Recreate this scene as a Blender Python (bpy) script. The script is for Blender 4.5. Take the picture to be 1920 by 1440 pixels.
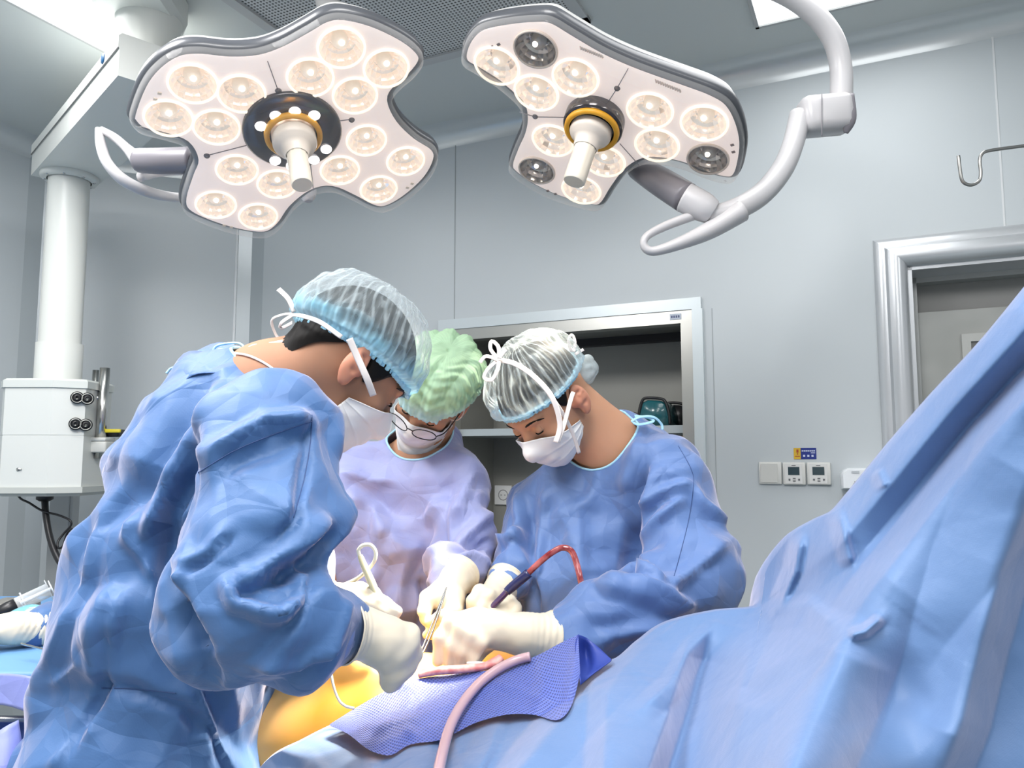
import bpy, bmesh, math, random
import numpy as np
from mathutils import Vector, Matrix
from mathutils.geometry import delaunay_2d_cdt
for _o in list(bpy.data.objects): bpy.data.objects.remove(_o)
SC = bpy.context.scene
COL = SC.collection
# ---------------------------------------------------------------- camera
CAM_Z = 1.5; FPX = 1443.0; PITCH = math.radians(5.6)
cam_d = bpy.data.cameras.new('camera'); cam = bpy.data.objects.new('camera', cam_d); COL.objects.link(cam)
cam.location = (0, 0, CAM_Z); cam.rotation_euler = (math.radians(90) + PITCH, 0, 0)
cam_d.sensor_fit = 'HORIZONTAL'; cam_d.sensor_width = 36; cam_d.lens = 36 * FPX / 1920; cam_d.clip_start = 0.02
SC.camera = cam
# ---------------------------------------------------------------- view, world, lights
SC.view_settings.view_transform = 'Standard'; SC.view_settings.look = 'None'
SC.view_settings.exposure = 0.16; SC.view_settings.gamma = 1.0; SC.view_settings.use_curve_mapping = False
try:
    SC.cycles.use_denoising = True; SC.cycles.denoiser = 'OPENIMAGEDENOISE'
    SC.cycles.use_adaptive_sampling = True; SC.cycles.adaptive_threshold = 0.03; SC.cycles.max_bounces = 6; SC.cycles.diffuse_bounces = 3; SC.cycles.glossy_bounces = 3
    SC.cycles.transmission_bounces = 5; SC.cycles.transparent_max_bounces = 12
    SC.cycles.sample_clamp_indirect = 6; SC.cycles.caustics_reflective = False; SC.cycles.caustics_refractive = False
except Exception: pass
wd = bpy.data.worlds.new('world'); SC.world = wd; wd.use_nodes = True
wd.node_tree.nodes['Background'].inputs[0].default_value = (0.93, 0.96, 1.0, 1)
wd.node_tree.nodes['Background'].inputs[1].default_value = 0.50

def ray(px, py):
    u = (px - 960) / FPX; v = (720 - py) / FPX
    c, s = math.cos(PITCH), math.sin(PITCH)
    return np.array((u, c - v * s, s + v * c))
CAMP = np.array((0, 0, CAM_Z))
def P(px, py, Y):            # point on the sight line of a pixel at a depth of Y metres
    r = ray(px, py); return CAMP + r * (Y / r[1])
def PZ(px, py, z):
    r = ray(px, py); return CAMP + r * ((z - CAM_Z) / r[2])
def PPL(px, py, c, n):       # ... on a plane
    r = ray(px, py); return CAMP + r * (np.dot(np.array(c) - CAMP, n) / np.dot(r, n))
def nrm(v): v = np.array(v, float); return v / (np.linalg.norm(v) + 1e-12)

def spot(name, loc, target, watts, size, blend, radius, col):
    d = bpy.data.lights.new(name, 'SPOT'); d.energy = watts; d.spot_size = math.radians(size); d.spot_blend = blend
    d.shadow_soft_size = radius; d.color = col
    o = bpy.data.objects.new(name, d); COL.objects.link(o); o.location = loc
    o.rotation_euler = (Vector(target) - Vector(loc)).to_track_quat('-Z', 'Y').to_euler(); return o
def area(name, loc, sx, sy, watts, col, rz=0):
    d = bpy.data.lights.new(name, 'AREA'); d.shape = 'RECTANGLE'; d.size = sx; d.size_y = sy; d.energy = watts; d.color = col
    o = bpy.data.objects.new(name, d); COL.objects.link(o); o.location = loc; o.rotation_euler = (0, 0, rz); return o
FIELD = np.array((-0.14, 1.42, 1.10))
LC = P(548, 240, 1.75); LN = nrm((0.24, -0.36, -0.90))
RC = P(1113, 232, 1.80); RN = nrm((-0.27, -0.31, -0.92))
def lobes(C, N, angs, rad):
    X = nrm(np.cross((0, 0, 1.0), N)); X = X if X[0] > 0 else -X; Y_ = np.cross(N, X); Y_ = Y_ if Y_[2] > 0 else -Y_
    return [C + N * .06 + (X * math.cos(math.radians(a)) + Y_ * math.sin(math.radians(a))) * rad for a in angs]
for _p in lobes(LC, LN, (50, 145, 240, 330), .24): spot('surgical_beam', _p, (-0.25, 1.42, 1.10), 160, 18, 0.7, 0.08, (1.0, 0.87, 0.68))
for _p in lobes(RC, RN, (10, 130, 255), .22): spot('surgical_beam', _p, (-0.31, 1.39, 1.10), 320, 18, 0.8, 0.08, (1.0, 0.88, 0.70))
CEIL = 3.0; WA = math.radians(-25.65)
WD = np.array((math.cos(WA), math.sin(WA))); WN = np.array((-WD[1], WD[0]))    # along the rear wall, and away from the room
for _x, _y, _w, _s in ((-1.53, 2.22, 13, .28), (0.86, 1.85, 6, .6), (-1.4, 0.95, 62, .6), (-0.1, 0.45, 40, .6), (-0.7, -0.8, 26, .6), (1.3, -0.9, 34, .6)):  # first pair sits at the visible panels; the rest is added unseen fill
    area('panel_and_fill_light', (_x, _y, CEIL - 0.015), _s, 1.2, _w, (1.0, 0.985, 0.98), WA)

# ---------------------------------------------------------------- materials
MATS = {}
def mat(name, col, rough=0.5, metal=0.0, sheen=0.0, spec=0.5, emit=None, es=0.0, bump=None, coat=0.0, trans=0.0, sss=0.0):
    if name in MATS: return MATS[name]
    m = bpy.data.materials.new(name); m.use_nodes = True; MATS[name] = m
    b = m.node_tree.nodes['Principled BSDF']
    b.inputs['Base Color'].default_value = (*col, 1); b.inputs['Roughness'].default_value = rough
    b.inputs['Metallic'].default_value = metal; b.inputs['Specular IOR Level'].default_value = spec
    b.inputs['Sheen Weight'].default_value = sheen; b.inputs['Coat Weight'].default_value = coat
    b.inputs['Transmission Weight'].default_value = trans
    if sss: b.inputs['Subsurface Weight'].default_value = sss; b.inputs['Subsurface Radius'].default_value = (0.012, 0.005, 0.003); b.inputs['Subsurface Scale'].default_value = 1.0
    if emit: b.inputs['Emission Color'].default_value = (*emit, 1); b.inputs['Emission Strength'].default_value = es
    if bump:
        sc, st, dist = bump
        nt = m.node_tree; tc = nt.nodes.new('ShaderNodeTexCoord'); n = nt.nodes.new('ShaderNodeTexNoise'); bp = nt.nodes.new('ShaderNodeBump')
        n.inputs['Scale'].default_value = sc; n.inputs['Detail'].default_value = 3
        bp.inputs['Strength'].default_value = st; bp.inputs['Distance'].default_value = dist
        nt.links.new(tc.outputs['Object'], n.inputs['Vector']); nt.links.new(n.outputs[0], bp.inputs['Height']); nt.links.new(bp.outputs[0], b.inputs['Normal'])
    return m
def vary(m, c1, c2, scale, detail=2, lo=0.35, hi=0.65, stretch=None):
    nt = m.node_tree; b = nt.nodes['Principled BSDF']; tc = nt.nodes.new('ShaderNodeTexCoord')
    n = nt.nodes.new('ShaderNodeTexNoise'); n.inputs['Scale'].default_value = scale; n.inputs['Detail'].default_value = detail
    r = nt.nodes.new('ShaderNodeValToRGB'); r.color_ramp.elements[0].position = lo; r.color_ramp.elements[1].position = hi
    r.color_ramp.elements[0].color = (*c1, 1); r.color_ramp.elements[1].color = (*c2, 1)
    if stretch:
        mp = nt.nodes.new('ShaderNodeMapping'); mp.inputs['Scale'].default_value = stretch
        nt.links.new(tc.outputs['Object'], mp.inputs['Vector']); nt.links.new(mp.outputs[0], n.inputs['Vector'])
    else: nt.links.new(tc.outputs['Object'], n.inputs['Vector'])
    nt.links.new(n.outputs[0], r.inputs[0]); nt.links.new(r.outputs[0], b.inputs['Base Color']); return m
def clear(name, tint=(1, 1, 1), rough=0.03, base=0.05, edge=0.7):      # thin clear plastic
    if name in MATS: return MATS[name]
    m = bpy.data.materials.new(name); m.use_nodes = True; MATS[name] = m; nt = m.node_tree; nt.nodes.clear()
    o = nt.nodes.new('ShaderNodeOutputMaterial'); mx = nt.nodes.new('ShaderNodeMixShader'); t = nt.nodes.new('ShaderNodeBsdfTransparent'); g = nt.nodes.new('ShaderNodeBsdfPrincipled')
    lw = nt.nodes.new('ShaderNodeLayerWeight'); lw.inputs[0].default_value = 0.25; mr = nt.nodes.new('ShaderNodeMapRange')
    mr.inputs['To Min'].default_value = base; mr.inputs['To Max'].default_value = edge
    t.inputs[0].default_value = (*tint, 1); g.inputs['Base Color'].default_value = (*tint, 1); g.inputs['Roughness'].default_value = rough
    nt.links.new(lw.outputs['Facing'], mr.inputs['Value']); nt.links.new(mr.outputs[0], mx.inputs[0])
    nt.links.new(t.outputs[0], mx.inputs[1]); nt.links.new(g.outputs[0], mx.inputs[2]); nt.links.new(mx.outputs[0], o.inputs[0]); return m
def sheer(name, col, opac_lo, opac_hi, col2=None, trl=0.45):     # thin non-woven fabric: part see-through, part translucent
    if name in MATS: return MATS[name]
    m = bpy.data.materials.new(name); m.use_nodes = True; MATS[name] = m; nt = m.node_tree; nt.nodes.clear()
    o = nt.nodes.new('ShaderNodeOutputMaterial'); mx = nt.nodes.new('ShaderNodeMixShader'); t = nt.nodes.new('ShaderNodeBsdfTransparent')
    d = nt.nodes.new('ShaderNodeBsdfDiffuse'); tr = nt.nodes.new('ShaderNodeBsdfTranslucent'); m2 = nt.nodes.new('ShaderNodeMixShader')
    d.inputs[0].default_value = (*col, 1); tr.inputs[0].default_value = (*col, 1); m2.inputs[0].default_value = trl
    at = nt.nodes.new('ShaderNodeAttribute'); at.attribute_name = 'dens'
    mr = nt.nodes.new('ShaderNodeMapRange'); mr.inputs['To Min'].default_value = opac_lo; mr.inputs['To Max'].default_value = opac_hi
    nt.links.new(at.outputs['Fac'], mr.inputs['Value']); nt.links.new(mr.outputs[0], mx.inputs[0])
    nt.links.new(d.outputs[0], m2.inputs[1]); nt.links.new(tr.outputs[0], m2.inputs[2])
    if col2:
        a2 = nt.nodes.new('ShaderNodeAttribute'); a2.attribute_name = 'tint'; mc = nt.nodes.new('ShaderNodeMix'); mc.data_type = 'RGBA'; mc.inputs['A'].default_value = (*col, 1); mc.inputs['B'].default_value = (*col2, 1)
        nt.links.new(a2.outputs['Fac'], mc.inputs['Factor']); nt.links.new(mc.outputs['Result'], d.inputs[0]); nt.links.new(mc.outputs['Result'], tr.inputs[0])
    nt.links.new(t.outputs[0], mx.inputs[1]); nt.links.new(m2.outputs[0], mx.inputs[2]); nt.links.new(mx.outputs[0], o.inputs[0]); return m

# ---------------------------------------------------------------- mesh helpers
def mk(name, V, F, m, parent=None, smooth=True, sharp=None):
    V = np.asarray(V, float)
    off = np.array(parent['_w']) if parent is not None else np.zeros(3)
    me = bpy.data.meshes.new(name); me.from_pydata([tuple(v) for v in (V - off)], [], [tuple(int(i) for i in f) for f in F]); me.update()
    if smooth: me.polygons.foreach_set('use_smooth', [True] * len(me.polygons))
    if sharp is not None:
        try: me.set_sharp_from_angle(angle=math.radians(sharp))
        except Exception: pass
    if m is not None: me.materials.append(m)
    o = bpy.data.objects.new(name, me); COL.objects.link(o)
    if parent is not None: o.parent = parent
    o['_w'] = [0.0, 0.0, 0.0] if parent is None else [float(a) for a in off]
    return o
def fixn(o):
    bm = bmesh.new(); bm.from_mesh(o.data); bmesh.ops.recalc_face_normals(bm, faces=bm.faces); bm.to_mesh(o.data); bm.free(); return o
def thing(name, label, cat, loc, group=None):
    o = bpy.data.objects.new(name, None); COL.objects.link(o); o.location = [float(a) for a in loc]; o.empty_display_size = 0.1
    o['label'] = label; o['category'] = cat
    if group: o['group'] = group
    o['_w'] = [float(a) for a in loc]; return o
def tag(o, label, cat, group=None):
    o['label'] = label; o['category'] = cat
    if group: o['group'] = group
    return o
def struct(o): o['kind'] = 'structure'; return o
class B:                                        # collects shapes into one mesh
    def __init__(s): s.V = []; s.F = []; s.n = 0
    def add(s, V, F):
        V = np.asarray(V, float); s.V.append(V); s.F += [tuple(i + s.n for i in f) for f in F]; s.n += len(V); return s
    def box(s, c, sx, sy, sz, R=None, bev=0.0):
        bm = bmesh.new(); bmesh.ops.create_cube(bm, size=1.0, matrix=Matrix.Diagonal((sx, sy, sz, 1)))
        if bev > 0: bmesh.ops.bevel(bm, geom=list(bm.edges), offset=bev, segments=2, profile=0.5, affect='EDGES')
        V = np.array([v.co[:] for v in bm.verts]); F = [tuple(v.index for v in f.verts) for f in bm.faces]; bm.free()
        if R is not None: V = V @ np.asarray(R).T
        return s.add(V + np.asarray(c), F)
    def tube(s, pts, rad, seg=14, flat=1.0, up=None, cap=True, sub=6, twist=0):
        V, F = tube_mesh(pts, rad, seg, flat, up, cap, sub); return s.add(V, F)
    def lathe(s, prof, c, ax, seg=32, xa=None, closed=False):       # prof: (radius, height along ax)
        ax = nrm(ax); t = np.array((1, 0, 0)) if abs(ax[0]) < 0.8 else np.array((0, 1, 0))
        if xa is not None: t = np.array(xa)
        u = nrm(np.cross(ax, t)); w = np.cross(ax, u); V = []; n = len(prof)
        for r, h in prof:
            for k in range(seg):
                a = 2 * math.pi * k / seg; V.append(np.asarray(c) + ax * h + (u * math.cos(a) + w * math.sin(a)) * r)
        F = [(i * seg + k, i * seg + (k + 1) % seg, (i + 1) * seg + (k + 1) % seg, (i + 1) * seg + k) for i in range(n - 1) for k in range(seg)]
        if prof[0][0] > 1e-5 and closed: F.append(tuple(range(seg))[::-1])
        if prof[-1][0] > 1e-5 and closed: F.append(tuple((n - 1) * seg + k for k in range(seg)))
        return s.add(V, F)
    def build(s, name, m, parent=None, smooth=True, sharp=None): return fixn(mk(name, np.vstack(s.V), s.F, m, parent, smooth, sharp))
def spl(pts, sub=6, closed=False):
    pts = np.array(pts, float); n = len(pts); out = []
    if closed: g = lambda i: pts[i % n]
    else: g = lambda i: pts[min(max(i, 0), n - 1)]
    for i in range(n if closed else n - 1):
        p0, p1, p2, p3 = g(i - 1), g(i), g(i + 1), g(i + 2)
        for k in range(sub):
            t = k / sub; out.append(0.5 * (2 * p1 + (p2 - p0) * t + (2 * p0 - 5 * p1 + 4 * p2 - p3) * t * t + (3 * p1 - p0 - 3 * p2 + p3) * t ** 3))
    if not closed: out.append(pts[-1])
    return np.array(out)
def tube_mesh(pts, rad, seg=14, flat=1.0, up=None, cap=True, sub=6):
    pts = np.array(pts, float); n0 = len(pts)
    rad = np.full(n0, rad) if np.isscalar(rad) else np.array(rad, float)
    q = spl(np.hstack([pts, rad[:, None]]), sub) if sub > 1 else np.hstack([pts, rad[:, None]])
    p, r = q[:, :3], q[:, 3]; n = len(p)
    T = np.gradient(p, axis=0); T /= np.linalg.norm(T, axis=1)[:, None] + 1e-12
    u = np.array(up, float) if up is not None else (np.array((0, 0, 1.0)) if abs(T[0][2]) < 0.9 else np.array((1.0, 0, 0)))
    V = []
    for i in range(n):
        u0 = np.array(up, float) if up is not None else u
        u = nrm(u0 - T[i] * np.dot(u0, T[i])); w = np.cross(T[i], u)
        for k in range(seg):
            a = 2 * math.pi * k / seg; V.append(p[i] + r[i] * (w * math.cos(a) + u * math.sin(a) * flat))
    F = [(i * seg + k, i * seg + (k + 1) % seg, (i + 1) * seg + (k + 1) % seg, (i + 1) * seg + k) for i in range(n - 1) for k in range(seg)]
    if cap: F += [tuple(range(seg))[::-1], tuple((n - 1) * seg + k for k in range(seg))]
    return np.array(V), F
def ribbon(pts, w, th, up, sub=6):
    return tube_mesh(pts, w / 2, 8, th / w, up, True, sub)
def px3(pts): return np.array([P(*p) for p in pts])
def grid_mesh(G, closed_u=False):
    n, m = G.shape[:2]; F = []
    mm = m if closed_u else m - 1
    for i in range(n - 1):
        for j in range(mm): F.append((i * m + j, i * m + (j + 1) % m, (i + 1) * m + (j + 1) % m, (i + 1) * m + j))
    return G.reshape(-1, 3), F
def thicken(V, F, th):
    """turn an open sheet into a closed slab"""
    V = np.asarray(V, float); F = [tuple(f) for f in F]; N = vnormals(V, F); n = len(V)
    cnt = {}
    for f in F:
        for a, b in zip(f, f[1:] + f[:1]): cnt[(a, b)] = 1
    F2 = F + [tuple(i + n for i in f[::-1]) for f in F]
    for (a, b) in cnt:
        if (b, a) not in cnt: F2.append((b, a, a + n, b + n))
    return np.vstack([V, V - N * th]), F2
def vnormals(V, F):
    N = np.zeros_like(V); F4 = np.array([f if len(f) == 4 else (f[0], f[1], f[2], f[2]) for f in F])
    a = V[F4[:, 2]] - V[F4[:, 0]]; b = V[F4[:, 3]] - V[F4[:, 1]]
    fn = np.cross(a, b)
    for k in range(4): np.add.at(N, F4[:, k], fn)
    return N / (np.linalg.norm(N, axis=1)[:, None] + 1e-12)
# ================================================================ the room
def W3(p2, z): return np.array((p2[0], p2[1], z))
A0 = np.array((-0.293, 3.392)) + WN * 0.0
def on_wall(px, py):                     # where a sight line meets the rear wall
    return PPL(px, py, W3(A0, 0), W3(WN, 0))
C1 = on_wall(470, 600)[:2]
CD = np.array((-0.943, -0.331)); CN = np.array((CD[1], -CD[0]))        # canted corner wall
LD = np.array((-WN[0], -WN[1])); L0 = np.array((-2.336, 3.381))
_M = np.array([[CD[0], -LD[0]], [CD[1], -LD[1]]]); _s = np.linalg.solve(_M, L0 - C1)
C2 = C1 + CD * _s[0]
C3 = C2 + LD * 4.5; CR = C1 + WD * 6.2
m_wall = mat('wall_panel_paint', (0.52, 0.56, 0.58), 0.42, spec=0.35, bump=(3, 0.06, 0.02))
m_ceil = mat('ceiling_paint', (0.60, 0.63, 0.62), 0.45, spec=0.3)
m_alu = mat('brushed_aluminium', (0.62, 0.64, 0.66), 0.28, 0.75)
m_cove = mat('cove_trim', (0.62, 0.65, 0.66), 0.3, 0.35)
m_floor = mat('vinyl_floor', (0.30, 0.36, 0.38), 0.3)
m_white = mat('white_plastic', (0.80, 0.81, 0.80), 0.35)
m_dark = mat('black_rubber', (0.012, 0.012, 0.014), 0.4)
m_steel = mat('stainless_steel', (0.55, 0.55, 0.53), 0.25, 1.0)
def quad(name, a, b, c, d, m): return mk(name, [a, b, c, d], [(0, 1, 2, 3)], m, smooth=False)
def wall(name, p, q, th, out, m, z0=0, z1=CEIL):
    o3 = W3(np.array(out) * th, 0); b = B()
    V = [W3(p, z0), W3(q, z0), W3(q, z1), W3(p, z1)]; V += [v + o3 for v in V]
    b.add(V, [(0, 1, 2, 3), (7, 6, 5, 4), (0, 4, 5, 1), (1, 5, 6, 2), (2, 6, 7, 3), (3, 7, 4, 0)]); return b
# rear wall with two openings (recessed cupboard, doorway): rebuilt from strips
def wt(p): return float(np.dot(np.array(p[:2]) - C1, WD))
def wp(t, z, d=0.0): return W3(C1 + WD * t + WN * d, z)
c_l, c_r = wt(on_wall(838, 640)), wt(on_wall(1300, 640)); c_t = on_wall(1300, 581)[2]; c_b = 0.62
d_l = wt(on_wall(1708, 620)); d_r = d_l + 1.25; d_t = on_wall(1708, 500)[2]
t_end = 6.2
bw = B()
for (a, b_, z0, z1) in ((0, c_l, 0, CEIL), (c_l, c_r, c_t, CEIL), (c_l, c_r, 0, c_b), (c_r, d_l, 0, CEIL), (d_l, d_r, d_t, CEIL), (d_r, t_end, 0, CEIL)):
    V = [wp(a, z0), wp(b_, z0), wp(b_, z1), wp(a, z1), wp(a, z0, .06), wp(b_, z0, .06), wp(b_, z1, .06), wp(a, z1, .06)]
    bw.add(V, [(0, 1, 2, 3), (7, 6, 5, 4), (0, 4, 5, 1), (1, 5, 6, 2), (2, 6, 7, 3), (3, 7, 4, 0)])
# cupboard recess (part of the wall)
def slab(b, t0, t1, z0, z1, d0, d1):
    V = [wp(t0, z0, d0), wp(t1, z0, d0), wp(t1, z1, d0), wp(t0, z1, d0), wp(t0, z0, d1), wp(t1, z0, d1), wp(t1, z1, d1), wp(t0, z1, d1)]
    b.add(V, [(0, 1, 2, 3), (7, 6, 5, 4), (0, 4, 5, 1), (1, 5, 6, 2), (2, 6, 7, 3), (3, 7, 4, 0)]); return b
struct(bw.build('wall_rear', m_wall, smooth=False))
struct(wall('wall_corner', C1, C2, 0.06, CN * (1 if np.dot(CN, C1) > 0 else -1), m_wall).build('wall_corner', m_wall, smooth=False))
struct(wall('wall_left', C2, C3, 0.06, (-LD[1], LD[0]) if np.dot((-LD[1], LD[0]), (-1, 0)) > 0 else (LD[1], -LD[0]), m_wall).build('wall_left', m_wall, smooth=False))
_b = B(); _b.box((0.6, 1.2, -0.03), 9, 8.5, 0.06); struct(_b.build('floor', m_floor, smooth=False))
_b = B(); _b.box((0.6, 1.2, CEIL + 0.03), 9, 8.5, 0.06); struct(_b.build('ceiling', m_ceil, smooth=False))
# coves along the ceiling and in the corners: quarter-round profiles
def cove(name, p, q, inn, r, z, m=m_cove, nseg=8):
    p3, q3 = W3(p, z), W3(q, z); i3 = W3(inn, 0); V = []
    for e in (p3, q3):
        for k in range(nseg + 1):
            a = math.pi / 2 * k / nseg
            V.append(e + i3 * r * (1 - math.sin(a)) - np.array((0, 0, 1)) * r * (1 - math.cos(a)))
        V.append(e + i3 * -0.005 + np.array((0, 0, 0.005)))
    n = nseg + 2; F = [(k, (k + 1) % n, n + (k + 1) % n, n + k) for k in range(n)] + [tuple(range(n)), tuple(n + k for k in range(n))[::-1]]
    o = fixn(mk(name, V, F, m, sharp=40)); return struct(o)
inB = -WN; inC = -np.array(CN) if np.dot(CN, C1) > 0 else np.array(CN); inL = WD
cove('trim_1', C1, CR, inB, 0.085, CEIL); cove('trim_2', C2, C1, inC, 0.085, CEIL); cove('trim_3', C3, C2, inL, 0.085, CEIL)
def vcove(name, c, w):
    b = B(); d1, d2 = (WD, CD) if w == 0 else (-CD, LD)
    a0 = c + d1 * 0.075; a1 = c + d2 * 0.075; mid = (a0 + a1) / 2 * 0.5 + c * 0.5
    V = []; pr = [a0, a0 * .55 + mid * .45 , mid, a1 * .55 + mid * .45, a1, c]
    for z in (0, CEIL - 0.06): V += [W3(x, z) for x in pr]
    n = len(pr); b.add(V, [(k, (k + 1) % n, n + (k + 1) % n, n + k) for k in range(n)] + [tuple(range(n)), tuple(n + k for k in range(n))])
    return struct(b.build(name, mat('corner_profile', (0.42, 0.46, 0.48), 0.35, 0.2), smooth=False))
vcove('trim_4', C1, 0); vcove('trim_5', C2, 1)
# highlight on the corner profile's edge, painted in as a white bead, panel joints in the rear wall
def wstrip(name, t, w, z0, z1, m, d=-0.002):
    b = B(); slab(b, t - w / 2, t + w / 2, z0, z1, d, 0.004); return struct(b.build(name, m, smooth=False))
b = B(); e = C1 + CD * 0.078; b.tube([W3(e, 0), W3(e, CEIL - .09)], 0.007, 8, sub=1)
struct(b.build('highlight_strip', mat('highlight_bead', (0.85, 0.88, 0.9), 0.3)))
m_joint = mat('panel_joint', (0.34, 0.37, 0.38), 0.6); m_jlight = mat('panel_joint_light', (0.66, 0.68, 0.69), 0.5)
wstrip('trim_7', wt(on_wall(853, 450)), 0.004, c_t + .04, CEIL - 0.08, m_joint)
wstrip('trim_8', wt(on_wall(1873, 260)), 0.006, d_t + .06, CEIL - 0.08, m_jlight)
wstrip('trim_9', wt(on_wall(1338, 700)), 0.002, 0, c_t, m_joint)
# ceiling lights: emitting diffusers flush with the ceiling
m_panel = mat('light_panel_diffuser', (0.9, 0.9, 0.9), 0.5, emit=(0.97, 1.0, 1.0), es=2.2)
def ceil_panel(a, da, db, label, cat='ceiling light', name='ceiling_light'):
    """a: corner, da, db: edge vectors in the ceiling plane"""
    a = np.array(a); c = a + (da + db) / 2
    t = thing(name, label, cat, (c[0], c[1], CEIL)); up = np.array((0, 0, 1.0))
    V = [W3(a, CEIL - .006), W3(a + da, CEIL - .006), W3(a + da + db, CEIL - .006), W3(a + db, CEIL - .006)]
    mk('diffuser', V, [(0, 3, 2, 1)], m_panel, t, smooth=False)
    b = B(); ua, ub = nrm(da), nrm(db); w = 0.012
    for (p, q) in ((a, a + da), (a + da, a + da + db), (a + da + db, a + db), (a + db, a)):
        m_ = (W3(p, 0) + W3(q, 0)) / 2; d = nrm(q - p); L = np.linalg.norm(q - p)
        R = np.array([[d[0], -d[1], 0], [d[1], d[0], 0], [0, 0, 1]]); b.box((m_[0], m_[1], CEIL - .006), L + w, w, 0.012, R)
    b.build('frame', mat('panel_frame', (0.45, 0.46, 0.46), 0.5), t, smooth=False); return t
pl0 = PZ(225, 108, CEIL)[:2]
ceil_panel(pl0 + WN * .08, WD * 0.30, -WN * 1.35, 'bright square ceiling light panel partly hidden by the ceiling boom')
pr0 = PZ(1420, 47, CEIL)[:2]
ceil_panel(pr0, WD * 0.62, -WN * 1.25, 'bright square ceiling light panel above the curved arm on the right')
# perforated laminar flow grille
g0 = PZ(842, 100, CEIL)[:2]
gt = thing('ceiling_vent', 'large perforated grey air supply grille set in the ceiling', 'air vent', W3(g0 + (WD * .9 - WN * .6) / 2, CEIL))
def perforated():
    m = mat('perforated_metal', (0.3, 0.31, 0.31), 0.4, 0.3); nt = m.node_tree; bs = nt.nodes['Principled BSDF']
    tc = nt.nodes.new('ShaderNodeTexCoord'); mp = nt.nodes.new('ShaderNodeMapping'); mp.inputs['Rotation'].default_value = (0, 0, -WA); mp.inputs['Scale'].default_value = (1, 1, 0)
    vo = nt.nodes.new('ShaderNodeTexVoronoi'); vo.inputs['Scale'].default_value = 75; vo.inputs['Randomness'].default_value = 0.0
    r = nt.nodes.new('ShaderNodeValToRGB'); r.color_ramp.elements[0].position = .24; r.color_ramp.elements[1].position = .34
    r.color_ramp.elements[0].color = (0.07, 0.07, 0.07, 1); r.color_ramp.elements[1].color = (0.62, 0.63, 0.63, 1)
    nt.links.new(tc.outputs['Object'], mp.inputs[0]); nt.links.new(mp.outputs[0], vo.inputs['Vector']); nt.links.new(vo.outputs['Distance'], r.inputs[0]); nt.links.new(r.outputs[0], bs.inputs['Base Color']); return m
gw, gd = 1.0, 1.5
GA = g0 - WD * 0.47
V = [W3(GA, CEIL - .004), W3(GA + WD * gw, CEIL - .004), W3(GA + WD * gw - WN * gd, CEIL - .004), W3(GA - WN * gd, CEIL - .004)]
mk('perforated_panel', V, [(0, 3, 2, 1)], perforated(), gt, smooth=False)
b = B()
for (p, q) in ((GA, GA + WD * gw), (GA, GA - WN * gd), (GA + WD * gw, GA + WD * gw - WN * gd), (GA - WN * gd, GA + WD * gw - WN * gd)):
    m_ = (p + q) / 2; d = nrm(q - p); L = np.linalg.norm(q - p); R = np.array([[d[0], -d[1], 0], [d[1], d[0], 0], [0, 0, 1]])
    b.box((m_[0], m_[1], CEIL - .006), L + .04, .04, .014, R)
b.build('frame', mat('vent_frame', (0.5, 0.51, 0.51), .4), gt, smooth=False)

# ---- recessed cupboard
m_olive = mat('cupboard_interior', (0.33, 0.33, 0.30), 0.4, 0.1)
dep = 0.42
cu = thing('recessed_cupboard', 'steel framed open cupboard recessed into the wall behind the surgeons', 'cupboard', wp((c_l + c_r) / 2, c_b, .2))
b = B(); slab(b, c_l, c_r, c_b, c_t, dep, dep + .02); slab(b, c_l, c_l + .02, c_b, c_t, .0, dep); slab(b, c_r - .02, c_r, c_b, c_t, .0, dep); slab(b, c_l, c_r, c_b, c_b + .02, 0, dep)
slab(b, c_l, c_r, c_t - .02, c_t, 0, dep)
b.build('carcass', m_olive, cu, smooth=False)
b = B(); w_ = .045; slab(b, c_l - .035, c_r + .035, c_t, c_t + w_, -.018, .0); slab(b, c_r, c_r + .04, c_b, c_t, -.018, .0); slab(b, c_l - .04, c_l, c_b, c_t, -.018, 0)
b.build('outer_frame', mat('cupboard_frame_paint', (0.62, 0.68, 0.70), .3, .2), cu, smooth=False)
b = B(); slab(b, c_l, c_r, c_t - .05, c_t, -.012, .05); slab(b, c_r - .045, c_r, c_b, c_t - .05, -.012, .05); slab(b, c_l, c_l + .045, c_b, c_t - .05, -.012, .05)
ofr = b.build('inner_frame', mat('cupboard_steel', (0.5, 0.5, 0.47), .3, .8), cu, smooth=False)
tl_ = wt(on_wall(1268, 594)); b = B(); slab(b, tl_ - .022, tl_ + .022, c_t - .035, c_t - .012, -.014, -.012); lb = b.build('label_plate', mat('sticker_grey', (0.45, 0.5, 0.58), .4), cu, smooth=False)
b = B()
for k in range(4): slab(b, tl_ - .017 + k * .009, tl_ - .011 + k * .009, c_t - .028, c_t - .019, -.0146, -.0139)
b.build('label_print', mat('sticker_ink', (0.06, 0.08, 0.18), .5), cu, smooth=False)
def on_depth(px, py, d): return PPL(px, py, W3(C1 + WN * d, 0), W3(WN, 0))
sh1 = on_depth(1250, 797, .0)[2]; b = B()
slab(b, c_l + .02, c_r - .02, sh1 - .03, sh1, .03, dep); b.build('shelf', mat('shelf_steel', (0.5, 0.55, 0.56), .35, .5), cu, smooth=False)
b = B(); zt = on_depth(1100, 652, dep)[2]; slab(b, c_l + .02, c_r - .02, zt, c_t - .02, dep - .05, dep); b.build('header_bar', m_dark, cu, smooth=False)
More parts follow.
